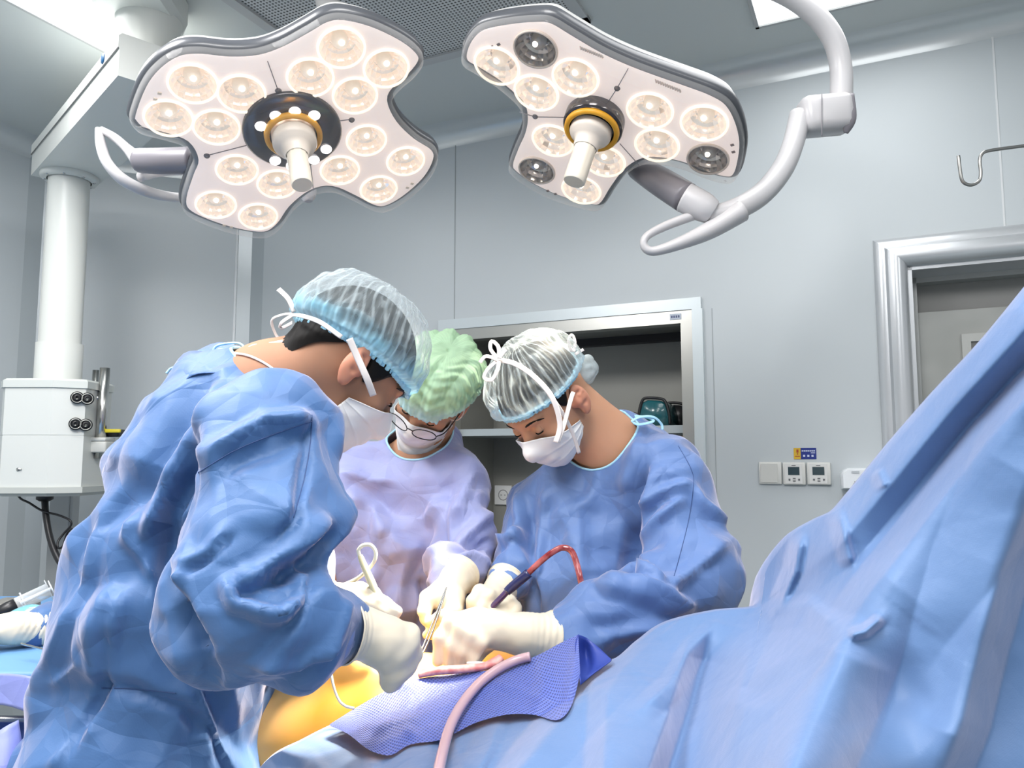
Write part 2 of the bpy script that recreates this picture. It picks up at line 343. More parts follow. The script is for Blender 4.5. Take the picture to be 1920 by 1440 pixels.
# hole strip on the back, dark lower bay
b = B(); ts = wt(on_depth(903, 900, dep)); slab(b, ts - .03, ts + .03, c_b + .02, sh1 - .04, dep - .012, dep); b_rail = b.build('slotted_rail', mat('rail_grey', (0.22, 0.22, 0.2), .4, .4), cu, smooth=False)
rail = b_rail
for k in range(9):
    z = sh1 - .07 - k * .05
    for s in (-1, 1): b = B(); slab(b, ts + s * .012 - .006, ts + s * .012 + .006, z - .005, z + .005, dep - .0145, dep - .011); b.build('slot', m_dark, rail, smooth=False)
b = B(); so = on_depth(946, 928, dep); tso = wt(so); slab(b, tso - .045, tso + .045, so[2] - .045, so[2] + .045, dep - .016, dep - .001)
sock = tag(b.build('power_socket', m_white, smooth=False), 'small white power socket on the cupboard back between two surgeons', 'socket')
b = B()
b.lathe([(.022, 0), (.024, .003), (.026, 0)], wp(tso, so[2], dep - .016), -W3(WN, 0), 20); 
for s in (-1, 1): b.lathe([(0.001, .002), (.003, .002), (.003, 0)], wp(tso + s * .01, so[2], dep - .016), -W3(WN, 0), 10)
b.build('socket_face', mat('socket_grey', (0.25, 0.25, 0.25), .4), sock)
# things on the cupboard shelf
def on_shelf(px, d): return wt(on_depth(px, 790, d))
b = B(); t0 = on_shelf(1120, .2); t1 = on_shelf(1197, .2); slab(b, t0 , t1, sh1 + .001, sh1 + .045, .08, .33); tag(b.build('storage_box', m_white, smooth=False), 'white flat box on the cupboard shelf, beside the surgeon\'s neck', 'box')
b = B(); b.box(wp((t0 + t1) / 2 - .02, sh1 + .058, .2), (t1 - t0) * .9, .2, .024, np.array([[WD[0], WN[0], 0], [WD[1], WN[1], 0], [0, 0, 1]]), .008)
tag(b.build('tray', m_dark), 'black flat tray lying on top of the white box on the shelf', 'tray')
m_teal = mat('teal_vinyl', (0.015, 0.11, 0.13), .22, coat=.3)
def saddle(name, tc, w, h, d, m, mt, label):
    b = B(); pr = [(-.5, 0), (-.47, .5), (-.36, .92), (-.2, 1.0), (.2, .96), (.36, .85), (.47, .45), (.5, 0)]
    th = thing(name, label, 'pad', wp(tc, sh1, d))
    V = []; n = len(pr)
    for dd in (-.09, -.08, .08, .09):
        k = 1.0 if abs(dd) < .085 else .93
        V += [wp(tc + x * w * k, sh1 + .001 + z * h * k, d + dd) for x, z in pr]
    F = [(j * n + i, j * n + i + 1, (j + 1) * n + i + 1, (j + 1) * n + i) for j in range(3) for i in range(n - 1)] + [tuple(range(n)), tuple(3 * n + i for i in range(n))]
    F += [(j * n, (j + 1) * n, (j + 1) * n + n - 1, j * n + n - 1) for j in range(3)]
    b.add(V, F); b.build('cushion', m, th)
    b = B(); pp = [wp(tc + x * w * 1.02, sh1 + .006 + z * h * 1.03, d - .085) for x, z in pr]; b.tube(pp, .006, 8, sub=4); b.build('edge_strap', mt, th); return th
saddle('positioning_pad', on_shelf(1238, .18), .125, .105, .17, m_teal, m_dark, 'teal vinyl patient positioning pad standing on the cupboard shelf')
saddle('positioning_pad', on_shelf(1276, .33), .10, .095, .33, mat('black_vinyl', (0.015, 0.015, 0.017), .3), m_dark, 'black vinyl positioning pad behind the teal one on the shelf')
# dark equipment in the lower bay
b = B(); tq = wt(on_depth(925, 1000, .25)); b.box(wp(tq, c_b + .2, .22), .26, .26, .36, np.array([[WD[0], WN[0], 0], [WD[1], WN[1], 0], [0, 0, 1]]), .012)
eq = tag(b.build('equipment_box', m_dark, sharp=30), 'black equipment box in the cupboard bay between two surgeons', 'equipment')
b = B(); b.box(wp(tq + .02, c_b + .385, .16), .16, .15, .012, np.array([[WD[0], WN[0], 0], [WD[1], WN[1], 0], [0, 0, 1]]), .004)
tag(b.build('folder', mat('pale_card', (0.7, 0.76, 0.8), .5)), 'pale flat folder lying on the black equipment box', 'folder')

# ---- doorway on the right
m_dframe = mat('door_frame_steel', (0.56, 0.58, 0.60), .28, .45)
df = B()
def halfround(p, q, out, side, w, d):
    """bulged profile between p and q; side = direction across the frame, out = to the room"""
    pr = [(0, 0), (0.02, .25), (.10, .42), (.25, .5), (.34, .5), (.42, .85), (.55, 1.0), (.72, 1.0), (.86, .82), (.96, .5), (1.0, 0.0), (1.0, -1.2)]
    V = []
    for (e, ext) in ((p, 0), (q, 1)):
        for (a, h) in pr: V.append(np.array(e) + np.array(side) * w * a * 1.0 + np.array(out) * d * h)
    return V, [(i, i + 1, len(pr) + i + 1, len(pr) + i) for i in range(len(pr) - 1)]
fw = .105; out3 = -W3(WN, 0); al = W3(WD, 0); up3 = np.array((0, 0, 1.0))
def frame_piece(p0, p1, side, w, d, m0, m1):
    """mitred: the inner line is shortened by m0 / m1 times the width"""
    pr = [(0, 0), (0.02, .25), (.10, .42), (.25, .5), (.34, .5), (.42, .85), (.55, 1.0), (.72, 1.0), (.86, .82), (.96, .5), (1.0, 0.0), (1.0, -1.2)]
    dr = nrm(p1 - p0); V = []
    for (e, mm) in ((p0, m0), (p1, -m1)):
        for (a, h) in pr: V.append(e + side * w * a + out3 * d * h + dr * mm * w * a)
    n = len(pr); df.add(V, [(i, i + 1, n + i + 1, n + i) for i in range(n - 1)] + [tuple(range(n)), tuple(range(n, 2 * n))])
o_tl = wp(d_l - fw, d_t + fw); o_tr = wp(d_r + fw, d_t + fw)
frame_piece(wp(d_l - fw, 0), o_tl, al, fw, .045, 0, 1); frame_piece(o_tl, o_tr, -up3, fw, .045, 1, 1); frame_piece(o_tr, wp(d_r + fw, 0), -al, fw, .045, 1, 0)
for (a_, b_) in (((d_l, 0), (d_l + .012, d_t)), ((d_r - .012, 0), (d_r, d_t)), ((d_l, d_t - .012), (d_r, d_t))): slab(df, a_[0], b_[0], a_[1], b_[1], .0, .16)
struct(df.build('door_1', m_dframe, sharp=35))
b = B(); slab(b, d_l, d_l + .03, 0, d_t, .14, .2); slab(b, d_r - .03, d_r, 0, d_t, .14, .2); slab(b, d_l, d_r, d_t - .03, d_t, .14, .2); dstop = struct(b.build('trim_10', mat('door_stop', (0.42, 0.43, 0.42), .4, .4), smooth=False))
dd_ = B(); m_leaf = mat('door_leaf_paint', (0.40, 0.41, 0.39), .4, .15); vary(m_leaf, (0.36, 0.37, 0.35), (0.45, 0.46, 0.44), 5)
slab(dd_, d_l + .03, d_r - .03, 0.01, d_t - .13, .19, .23); leaf = struct(dd_.build('door_2', m_leaf, smooth=False))
b = B(); slab(b, d_l + .03, d_r - .03, d_t - .13, d_t - .03, .20, .24); b.build('door_header', mat('door_header_paint', (0.26, 0.26, 0.25), .45, .1), leaf, smooth=False)
wl = wt(on_depth(1806, 700, .19)); wz = on_depth(1806, 627, .19)[2]
b = B(); q = .028; w1 = .34; h1 = .55
slab(b, wl, wl + q, wz - h1, wz, .176, .19); slab(b, wl + w1 - q, wl + w1, wz - h1, wz, .176, .19); slab(b, wl + q, wl + w1 - q, wz - q, wz, .176, .19); slab(b, wl + q, wl + w1 - q, wz - h1, wz - h1 + q, .176, .19)
b.build('window_frame', mat('door_window_frame', (0.46, 0.47, 0.45), .35, .3), leaf, smooth=False)
b = B(); slab(b, wl + q, wl + w1 - q, wz - h1 + q, wz - q, .186, .189); b.build('window_pane', mat('door_window_glass', (0.20, 0.20, 0.19), .12), leaf, smooth=False)

# ---- wall devices on the right
def dev_box(name, px0, py0, px1, py1, th, m, bev=.006):
    a = on_wall(px0, py0); c = on_wall(px1, py1); t0_, t1_ = wt(a), wt(c); z1_, z0_ = a[2], c[2]
    R = np.array([[WD[0], -WN[0], 0], [WD[1], -WN[1], 0], [0, 0, 1]]); b = B(); b.box(wp((t0_ + t1_) / 2, (z0_ + z1_) / 2, -th / 2), t1_ - t0_, th, z1_ - z0_, R, bev)
    return b, (t0_ + t1_) / 2, (z0_ + z1_) / 2, t1_ - t0_, z1_ - z0_
m_cream = mat('switch_plastic', (0.66, 0.66, 0.63), .35)
b, t_, z_, w_, h_ = dev_box('x', 1423, 866, 1467, 908, .012, m_cream, .004)
sw = tag(b.build('blank_plate', m_cream, sharp=30), 'blank cream wall plate left of the two thermostats', 'wall plate')
b = B(); slab(b, t_ - w_ * .4, t_ + w_ * .32, z_ - h_ * .42, z_ + h_ * .42, -.016, -.011); b.build('cover', mat('switch_plastic_face', (0.60, 0.60, 0.57), .4), sw, smooth=False)
for (x0, x1, lab) in ((1468, 1512, 'cream wall thermostat with grey screen, next to the blank plate'), (1513, 1559, 'cream wall thermostat with grey screen, nearest the soap dispenser')):
    b, t_, z_, w_, h_ = dev_box('x', x0, 867, x1, 909, .016, m_cream, .004)
    th_ = thing('thermostat', lab, 'thermostat', wp(t_, z_ - h_ / 2, -.008), 'thermostats on the rear wall'); b.build('housing', m_cream, th_, sharp=30)
    b = B(); slab(b, t_ - w_ * .40, t_ + w_ * .36, z_ - h_ * .45, z_ + h_ * .45, -.0175, -.015); b.build('face_plate', mat('thermo_face', (0.70, 0.70, 0.68), .35), th_, smooth=False)
    b = B(); slab(b, t_ - w_ * .26, t_ + w_ * .24, z_ - h_ * .06, z_ + h_ * .30, -.0185, -.017); b.build('screen', mat('lcd', (0.045, 0.07, 0.08), .15), th_, smooth=False)
    for (dx, dz, ww, hh) in ((-.21, -.27, .04, .04), (.0, -.22, .06, .025), (.0, -.33, .06, .025), (.21, -.27, .04, .04)):
        b = B(); slab(b, t_ + w_ * (dx - ww), t_ + w_ * (dx + ww), z_ + h_ * (dz - hh), z_ + h_ * (dz + hh), -.019, -.017); b.build('button', mat('button_grey', (0.12, 0.12, 0.13), .5), th_, smooth=False)
    b = B(); slab(b, t_ - w_ * .1, t_ + w_ * .08, z_ + h_ * .35, z_ + h_ * .38, -.0182, -.017); b.build('logo_mark', mat('button_grey', (0, 0, 0)), th_, smooth=False)
a = on_wall(1488, 840); c = on_wall(1531, 861); t0, t1, z1, z0 = wt(a), wt(c), a[2], c[2]
b = B(); slab(b, t0, t1, z0, z1, -.0015, 0); stk = tag(b.build('wall_sticker', mat('sticker_blue', (0.012, 0.03, 0.22), .35), smooth=False), 'small blue and yellow sticker above the thermostats', 'sticker')
b = B(); slab(b, t0, t0 + (t1 - t0) * .31, z0, z1, -.002, -.001); b.build('yellow_field', mat('sticker_yellow', (0.62, 0.40, 0.03), .4), stk, smooth=False)
b = B(); ty = t0 + (t1 - t0) * .17; zz = z1 - z0
slab(b, ty - .0035, ty + .0035, z0 + zz * .58, z0 + zz * .86, -.0026, -.0018); slab(b, ty - .002, ty + .002, z0 + zz * .42, z0 + zz * .52, -.0026, -.0018); slab(b, t0 + .004, t0 + (t1 - t0) * .27, z0 + zz * .22, z0 + zz * .3, -.0026, -.0018)
b.build('exclamation_mark', mat('sticker_red', (0.35, 0.05, 0.02), .5), stk, smooth=False)
b = B(); tb = t0 + (t1 - t0) * .36
for k in range(7): slab(b, tb + k * .0065, tb + .005 + k * .0065, z0 + zz * .68, z0 + zz * .8, -.0022, -.0014)
slab(b, t1 - .018, t1 - .004, z0 + zz * .52, z0 + zz * .6, -.0022, -.0014)
for k in range(3): slab(b, tb + .004 + k * .014, tb + .011 + k * .014, z0 + zz * .2, z0 + zz * .38, -.0022, -.0014)
b.build('printed_text', mat('sticker_white', (0.55, 0.6, 0.75), .5), stk, smooth=False)
# soap dispenser
a = on_wall(1577, 877); c = on_wall(1660, 917); t0, t1, z1, z0 = wt(a), wt(c), a[2], c[2]
sd = thing('hand_dispenser', 'white rounded wall dispenser beside the thermostats, half hidden by the drape', 'dispenser', wp((t0 + t1) / 2, z0, -.05))
pr = [(0, 0), (.0, .72), (.06, .9), (.16, 1.0), (.84, 1.0), (.94, .9), (1, .72), (1, 0)]; V = []; n = len(pr)
for d_, k in ((0, 1.0), (-.07, 1.0), (-.09, .95), (-.1, .85)):
    V += [wp(t0 + (t1 - t0) * (.5 + (x - .5) * k), z0 + (z1 - z0) * (.5 + (z - .5) * k), d_) for x, z in pr]
b = B(); b.add(V, [(j * n + i, j * n + (i + 1) % n, (j + 1) * n + (i + 1) % n, (j + 1) * n + i) for j in range(3) for i in range(n)] + [tuple(3 * n + i for i in range(n)), tuple(range(n))])
b.build('cover', mat('dispenser_white', (0.82, 0.85, 0.88), .2, coat=.3), sd, sharp=50)
def disp(px, py): p = on_depth(px, py, -.1); return wt(p), p[2]
t_, z_ = disp(1604, 885); b = B(); slab(b, t_ - .012, t_ + .012, z_ - .004, z_ + .004, -.103, -.099); b.build('level_window', mat('sensor_grey', (0.5, 0.53, 0.56), .3), sd, smooth=False)
t_, z_ = disp(1603, 906); b = B(); slab(b, t_ - .001, t_ + .001, z_ - .001, z_ + .006, -.1025, -.099); slab(b, t_ - .005, t_ + .005, z_ - .006, z_ - .0035, -.1025, -.099); slab(b, t_ - .004, t_ - .002, z_ - .004, z_, -.1025, -.099); slab(b, t_ + .002, t_ + .004, z_ - .004, z_, -.1025, -.099)
b.build('hand_symbol', mat('ink_dark', (0.05, 0.05, 0.06), .5), sd, smooth=False)
# hanging hook
hk = B(); hk.tube(px3([(1797, 292, 1.55), (1800, 318, 1.55), (1805, 340, 1.55), (1820, 347, 1.55), (1835, 340, 1.55), (1839, 325, 1.55), (1837, 300, 1.55), (1843, 287, 1.55), (1858, 282, 1.55), (1900, 276, 1.55), (2010, 262, 1.55)]), .0034, 10)
tag(hk.build('infusion_hook', mat('hook_steel', (0.3, 0.3, 0.29), .3, .9)), 'thin bent steel infusion hook hanging high above the doorway', 'hook')
# ================================================================ surgical lights
m_rim = mat('lamp_rim_grey', (0.065, 0.07, 0.08), .35, coat=.2)
m_shell = mat('lamp_shell', (0.52, 0.52, 0.51), .3)
m_arm = mat('lamp_arm_paint', (0.52, 0.51, 0.52), .3)
m_joint_d = mat('lamp_joint_dark', (0.19, 0.18, 0.20), .35)
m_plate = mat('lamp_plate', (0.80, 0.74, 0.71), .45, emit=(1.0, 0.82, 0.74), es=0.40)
m_cover = clear('lamp_cover_plastic', (1, .99, .98), .04, .05, .45)
m_ring = mat('lens_ring_glow', (1, .9, .75), .4, emit=(1.0, 0.88, 0.70), es=.85)
m_refl = mat('lens_reflector', (0.92, 0.85, 0.80), .16, .9, emit=(1.0, 0.84, 0.72), es=.26)
m_refl_off = mat('lens_reflector_unlit', (0.6, 0.54, 0.5), .13, .9)
m_bulb = mat('bulb_glass_glow', (1, .9, .8), .2, emit=(1.0, 0.80, 0.6), es=.35)
m_fil = mat('bulb_core_glow', (1, 1, 1), .2, emit=(1.0, 0.96, 0.85), es=6)
m_bulb_off = mat('bulb_glass_dim', (.45, .40, .36), .12, .5)
m_yellow = mat('handle_ring_yellow', (0.75, 0.36, 0.02), .35)
m_handle = mat('handle_plastic', (0.72, 0.66, 0.56), .4)
def plane_frame(c, n):
    x = nrm(np.cross((0, 0, 1.0), n)); x = x if x[0] > 0 else -x; y = np.cross(n, x); y = y if y[2] > 0 else -y; return x, y
def fill_poly(outl, holes, h, C, X, Y, N):
    pts = [Vector((float(a), float(b))) for a, b in outl]; ed = [(i, (i + 1) % len(outl)) for i in range(len(outl))]
    hs = []
    for (hx, hy, hr) in holes:
        s = len(pts); k = 28
        pts += [Vector((float(hx + hr * math.cos(2 * math.pi * i / k)), float(hy + hr * math.sin(2 * math.pi * i / k)))) for i in range(k)]; ed += [(s + i, s + (i + 1) % k) for i in range(k)]
    v, e_, f_, _, _, _ = delaunay_2d_cdt(pts, ed, [], 1, 1e-6)
    F = []
    for f in f_:
        cx = sum(v[i][0] for i in f) / len(f); cy = sum(v[i][1] for i in f) / len(f)
        if not any((cx - a) ** 2 + (cy - b_) ** 2 < (r * .985) ** 2 for a, b_, r in holes): F.append(tuple(f))
    return np.array([C + X * p[0] + Y * p[1] + N * h for p in v]), F
def inset(o, d):
    o = np.array(o); n = len(o); out = []
    ar = .5 * sum(o[i][0] * o[(i + 1) % n][1] - o[(i + 1) % n][0] * o[i][1] for i in range(n)); s = 1 if ar > 0 else -1
    for i in range(n):
        t = o[(i + 1) % n] - o[i - 1]; t = t / (np.linalg.norm(t) + 1e-9); out.append(o[i] + np.array((-t[1], t[0])) * d * s)
    return np.array(out)
def lamp_head(label, C, N, outline, bulbs, hub_px, hub_r, off, tip_px, handle_r, leds, seams, marks, screws):
    X, Y = plane_frame(C, N); root = thing('surgical_light', label, 'surgical light', C - N * .12, 'surgical lights over the table')
    def loc(px, py, h=0): p = PPL(px, py, C + N * h, N) - C; return np.array((np.dot(p, X), np.dot(p, Y)))
    def g(p2, h): return C + X * p2[0] + Y * p2[1] + N * h
    H = .03                                    # outline was read on the front of the clear cover
    o = spl([loc(x, y, H * .6) for x, y in outline], 4, True); n = len(o)
    B2 = [(*loc(x, y), r) for (x, y, r) in bulbs]; hub = loc(*hub_px)
    # plate with holes
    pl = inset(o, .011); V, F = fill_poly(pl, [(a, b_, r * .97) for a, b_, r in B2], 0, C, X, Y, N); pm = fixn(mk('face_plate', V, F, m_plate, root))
    # rings: list of (inset, height)
    def shell(name, prof, m, cap=None):
        V = []; 
        for d, h in prof:
            q = inset(o, d) if abs(d) > 1e-6 else o; V += [g(a, h) for a in q]
        F = [(j * n + i, j * n + (i + 1) % n, (j + 1) * n + (i + 1) % n, (j + 1) * n + i) for j in range(len(prof) - 1) for i in range(n)]
        if cap is not None:
            v2, f2 = fill_poly(inset(o, prof[-1][0]), [], prof[-1][1], C, X, Y, N); k = len(V); V += list(v2); F += [tuple(i + k for i in f) for f in f2]
        return mk(name, V, F, m, root)
    shell('clear_cover', [(-.001, -.012), (0, .006), (.003, .016), (.009, .022), (.018, .026), (.03, .028)], m_cover, 1)
    shell('rim', [(.012, .0), (.004, -.004), (-.004, -.010), (-.006, -.02), (-.003, -.034), (.004, -.044)], m_rim)
    shell('housing', [(.004, -.044), (.012, -.06), (.03, -.082), (.055, -.094)], m_shell, 1)
    for k, (a, b_, r) in enumerate(B2):
        c = g((a, b_), 0); lit = k not in off
        rb = B(); rb.lathe([(r * .94, .004), (r * 1.0, .006), (r * 1.04, .003), (r * 1.04, -.002), (r * .95, -.002), (r * .94, .004)], c, N, 40)
        lens = rb.build('lens_ring', m_ring if lit else mat('lens_ring_dim', (.7, .6, .52), .4), root)
        q = B(); prof = [(r * .95, 0), (r * .88, -.012), (r * .72, -.026), (r * .5, -.036), (r * .3, -.041), (.004, -.042)]
        q.lathe(prof, c, N, 18); q.build('reflector', m_refl if lit else m_refl_off, lens, smooth=False)
        q = B(); q.lathe([(.0005, -.008), (r * .22, -.010), (r * .36, -.018), (r * .38, -.03), (r * .34, -.04)], c, N, 20); q.build('bulb', m_bulb if lit else m_bulb_off, lens)
        q = B(); q.lathe([(.0005, -.003), (r * .10, -.005), (r * .13, -.010), (.001, -.012)], c + Y * r * .12, N, 12)
        q.build('filament', m_fil, lens)
    hc = g(hub, 0)
    for a, b_ in seams: q = B(); q.tube([g(loc(*a), .0012), g(loc(*b_), .0012)], .0011, 6, sub=1); q.build('panel_seam', m_joint_d, pm)
    for s in screws: q = B(); q.lathe([(.0005, .003), (.006, .003), (.0075, .0)], g(loc(*s), 0), N, 16); q.build('screw', mat('screw_grey', (.16, .14, .14), .4, .4), root)
    Rm = np.array([X, Y, N]).T
    for s in marks: q = B(); q.box(g(loc(*s), .001), .008, .006, .002, Rm); q.build('indicator_window', mat('indicator_cream', (0.8, 0.7, 0.58), .4) if leds else mat('indicator_dark', (0.2, 0.15, 0.14), .4), pm, smooth=False)
    # hub and handle
    q = B(); q.lathe([(hub_r, .0), (hub_r, .008 if leds else .028), (hub_r * .95, .012 if leds else .032), (hub_r * .55, .010 if leds else .03), (.001, .01 if leds else .03)], hc, N, 64)
    hubo = q.build('hub', mat('hub_black', (0.035, 0.03, 0.035), .15, .3, coat=.6), root)
    yr = .064 if leds else .064
    h0 = .014 if leds else .032
    q = B(); q.lathe([(yr * .8, h0 - .006), (yr, h0 - .006), (yr * 1.05, h0 + .002), (yr * 1.04, h0 + .010), (yr * .93, h0 + .013), (yr * .85, h0 + .008)], hc, N, 48); q.build('yellow_ring', m_yellow, hubo)
    for k, L in enumerate(leds):
        a = loc(*L); q = B(); q.lathe([(.0005, .019), (.009, .0185), (.013, .014), (.0135, .0115)], g(a, 0), N, 20); q.build('led', mat('led_glow', (1, 1, 1), .3, emit=(1, .97, .95), es=3), hubo)
    A_ = hc; tip = PPL(*tip_px, hc + N * .175, N); ax = nrm(tip - A_); L = np.linalg.norm(tip - A_)
    q = B(); br = yr * .80
    q.lathe([(br, h0 - .004), (br, .045), (br * .93, .052), (br * .72, .058), (br * .6, .066), (handle_r * 1.15, .078), (handle_r * 1.05, .084)], A_, ax, 40); hb = q.build('handle_base', mat('handle_base_plastic', (0.74, 0.66, 0.58), .35), root)
    q = B(); seg = 36; V = []; hs = [(.07, .88), (.085, 1.0), (L * .6, .98), (L * .93, 1.0), (L - .003, 1.0), (L, .93)]
    u = nrm(np.cross(ax, X)); w = np.cross(ax, u)
    for h, k in hs:
        for i in range(seg): a = 2 * math.pi * i / seg; rr = handle_r * k * (1 + (.03 * math.cos(a * 12) if h < L * .9 else 0)); V.append(A_ + ax * h + (u * math.cos(a) + w * math.sin(a)) * rr)
    q.add(V, [(j * seg + i, j * seg + (i + 1) % seg, (j + 1) * seg + (i + 1) % seg, (j + 1) * seg + i) for j in range(len(hs) - 1) for i in range(seg)] + [tuple((len(hs) - 1) * seg + i for i in range(seg))])
    q.build('handle', m_handle, hb, sharp=50)
    return root, loc, g
Z1 = lambda x, y: (x / 2.2326, y / 2.2326)
Z2 = lambda x, y: (840 + x / 2.2326, y / 2.2326)
ol = [Z1(*p) for p in [(545, 500), (590, 380), (650, 300), (735, 243), (830, 230), (960, 242), (1080, 235), (1180, 200), (1290, 140), (1365, 98), (1440, 88), (1560, 115), (1680, 170), (1752, 222), (1778, 270), (1740, 330), (1672, 390), (1645, 440), (1680, 520), (1750, 590), (1825, 640), (1835, 690), (1790, 770), (1700, 850), (1618, 893), (1560, 888), (1480, 848), (1390, 812), (1310, 828), (1230, 890), (1175, 965), (1110, 1002), (990, 988), (865, 950), (778, 905), (762, 850), (792, 750), (812, 690), (775, 625), (690, 595), (595, 570), (552, 535)]]
bl = [Z1(*p) for p in [(808, 350), (1012, 392), (706, 494), (907, 532), (1429, 200), (1617, 286), (1299, 324), (1486, 400), (1534, 587), (1698, 674), (1423, 712), (1585, 792), (992, 710), (1161, 770), (904, 856), (1081, 905)]]
bl = [(x, y, .0505 if k < 8 else .0485) for k, (x, y) in enumerate(bl)]
root_l, locL, gL = lamp_head('four-lobed surgical light with lit bulbs and LED hub, on the left', LC, LN, ol, bl, Z1(1225, 545), .114, (), Z1(1265, 775), .024,
    [Z1(*p) for p in [(1090, 513), (1152, 470), (1232, 452), (1313, 468), (1363, 610), (1312, 655), (1150, 658), (1218, 680)]],
    [(Z1(1120, 255), Z1(1163, 375)), (Z1(865, 650), Z1(1060, 600)), (Z1(1380, 510), Z1(1470, 498)), (Z1(1163, 375), Z1(1175, 410)), (Z1(1300, 690), Z1(1312, 795))],
    [Z1(938, 943), Z1(968, 950), Z1(1705, 785), Z1(1725, 768), Z1(650, 415), Z1(668, 390)], [Z1(1165, 380), Z1(1472, 502), Z1(866, 652)])
orr = [Z2(*p) for p in [(50, 245), (75, 180), (130, 132), (240, 108), (350, 98), (425, 105), (520, 160), (640, 230), (760, 285), (880, 330), (1000, 372), (1100, 410), (1172, 455), (1215, 530), (1235, 620), (1225, 705), (1205, 760), (1165, 775), (1080, 755), (980, 715), (900, 698), (815, 697), (745, 740), (690, 810), (638, 884), (570, 880), (460, 850), (350, 800), (272, 747), (248, 710), (270, 640), (300, 570), (308, 505), (288, 450), (200, 372), (110, 315), (62, 285)]]
br_ = [Z2(*p) for p in [(205, 275), (534, 325), (370, 388), (845, 463), (1073, 515), (875, 607), (440, 588), (655, 675), (558, 795), (367, 205), (1088, 665), (372, 712)]]
br_ = [(x, y, .0535 if k not in (9, 10, 11) else .050) for k, (x, y) in enumerate(br_)]
root_r, locR, gR = lamp_head('three-lobed surgical light with three dim bulbs, hanging on the right', RC, RN, orr, br_, Z2(616, 498), .073, (9, 10, 11), Z2(527, 762), .0265, [],
    [(Z2(755, 285), Z2(708, 368)), (Z2(708, 368), Z2(668, 430)), (Z2(300, 468), Z2(365, 488)), (Z2(365, 488), Z2(490, 490)), (Z2(720, 600), Z2(802, 692))],
    [Z2(418, 798), Z2(450, 811), Z2(1190, 606), Z2(1195, 635), Z2(185, 195), Z2(212, 185)], [Z2(708, 370), Z2(365, 488)])
# vent ribs along the far edge of the right lamp
for (x0, y0, x1, y1) in ((545, 180, 635, 215), (860, 318, 960, 358)):
    for k in range(11):
        t = k / 10; p = gR(locR(*Z2(x0 + (x1 - x0) * t, y0 + (y1 - y0) * t)), -.006); q = gR(locR(*Z2(x0 + 14 + (x1 - x0) * t, y0 + 26 + (y1 - y0) * t)), .002); b = B(); b.tube([p, q], .0022, 6, sub=1); b.build('vent_rib', mat('vent_rib_pale', (.8, .68, .6), .4), root_r)
# mountings. left: dark joint, fork and loop handle
def chain(root, name, pts, rad, m, flat=1.0, up=None, seg=20):
    q = B(); q.tube(px3(pts), rad, seg, flat, up); return q.build(name, m, root)
chain(root_l, 'joint_sleeve', [(262, 301, 1.86), (300, 302, 1.84), (365, 300, 1.82)], [.030, .032, .032], m_joint_d)
chain(root_l, 'fork_arm', [(186, 243, 1.93), (190, 275, 1.92), (203, 308, 1.90), (235, 340, 1.92), (285, 362, 1.98), (335, 370, 2.08), (385, 366, 2.18)], [.012, .016, .017, .019, .018, .015, .012], m_arm, .8)
chain(root_l, 'grab_rail', [(190, 244, 1.93), (215, 258, 1.93), (240, 280, 1.92), (262, 302, 1.89)], [.012, .014, .016, .026], m_arm, .8)
chain(root_l, 'lower_rail', [(262, 332, 1.93), (300, 324, 1.98), (360, 322, 2.05)], [.012, .010, .008], m_arm)
chain(root_l, 'back_hub', [(560, 330, 2.2), (575, 360, 2.2), (578, 378, 2.2)], [.03, .03, .012], m_arm)
bs = px3([(640, 30, 2.0), (618, 15, 2.1), (600, -60, 2.2)]); q = B(); q.tube(bs, .035, 20); q.build('back_stem', m_shell, root_l)
# right: joint, loop handle, goose neck
J1 = [(1196, 316, 2.00), (1214, 326, 1.95), (1245, 345, 1.90), (1288, 372, 1.85)]
chain(root_r, 'joint_sleeve', J1, [.030, .034, .037, .038], m_joint_d)
chain(root_r, 'joint_collar', [(1284, 370, 1.84), (1318, 388, 1.83), (1335, 398, 1.83)], [.037, .036, .03], m_arm)
chain(root_r, 'loop_handle', [(1390, 396, 1.83), (1330, 432, 1.83), (1270, 458, 1.82), (1225, 471, 1.82), (1208, 462, 1.82), (1212, 444, 1.82), (1245, 425, 1.83), (1300, 404, 1.84), (1345, 388, 1.85)],
      [.027, .022, .015, .011, .0095, .0095, .011, .012, .014], m_arm, 1.25, (0, 1, 0))
chain(root_r, 'lower_arm', [(1325, 402, 1.83), (1370, 396, 1.84), (1425, 366, 1.86), (1465, 320, 1.88), (1487, 270, 1.90), (1500, 215, 1.92)], [.022, .027, .028, .0275, .027, .027], m_arm)
q = B(); cE = P(1546, 217, 1.92); q.box(cE, .132, .085, .098, np.array([[.995, 0, .09], [0, 1, 0], [-.09, 0, .995]]).T, .022); el = q.build('elbow_block', m_arm, root_r, sharp=60)
chain(el, 'elbow_cap', [(1586, 250, 1.90), (1593, 222, 1.89), (1596, 176, 1.90)], [.006, .017, .008], m_joint_d, .6, (0, 1, 0))
q = B(); q.tube(px3([(1541, 176, 1.872), (1541, 215, 1.870), (1541, 256, 1.873)]), .0012, 6); q.build('elbow_seam', m_joint_d, el)
chain(root_r, 'upper_arm', [(1577, 188, 1.93), (1577, 130, 1.93), (1563, 75, 1.92), (1530, 30, 1.91), (1475, -10, 1.90), (1380, -50, 1.88)], [.029, .028, .0275, .027, .027, .027], m_arm)

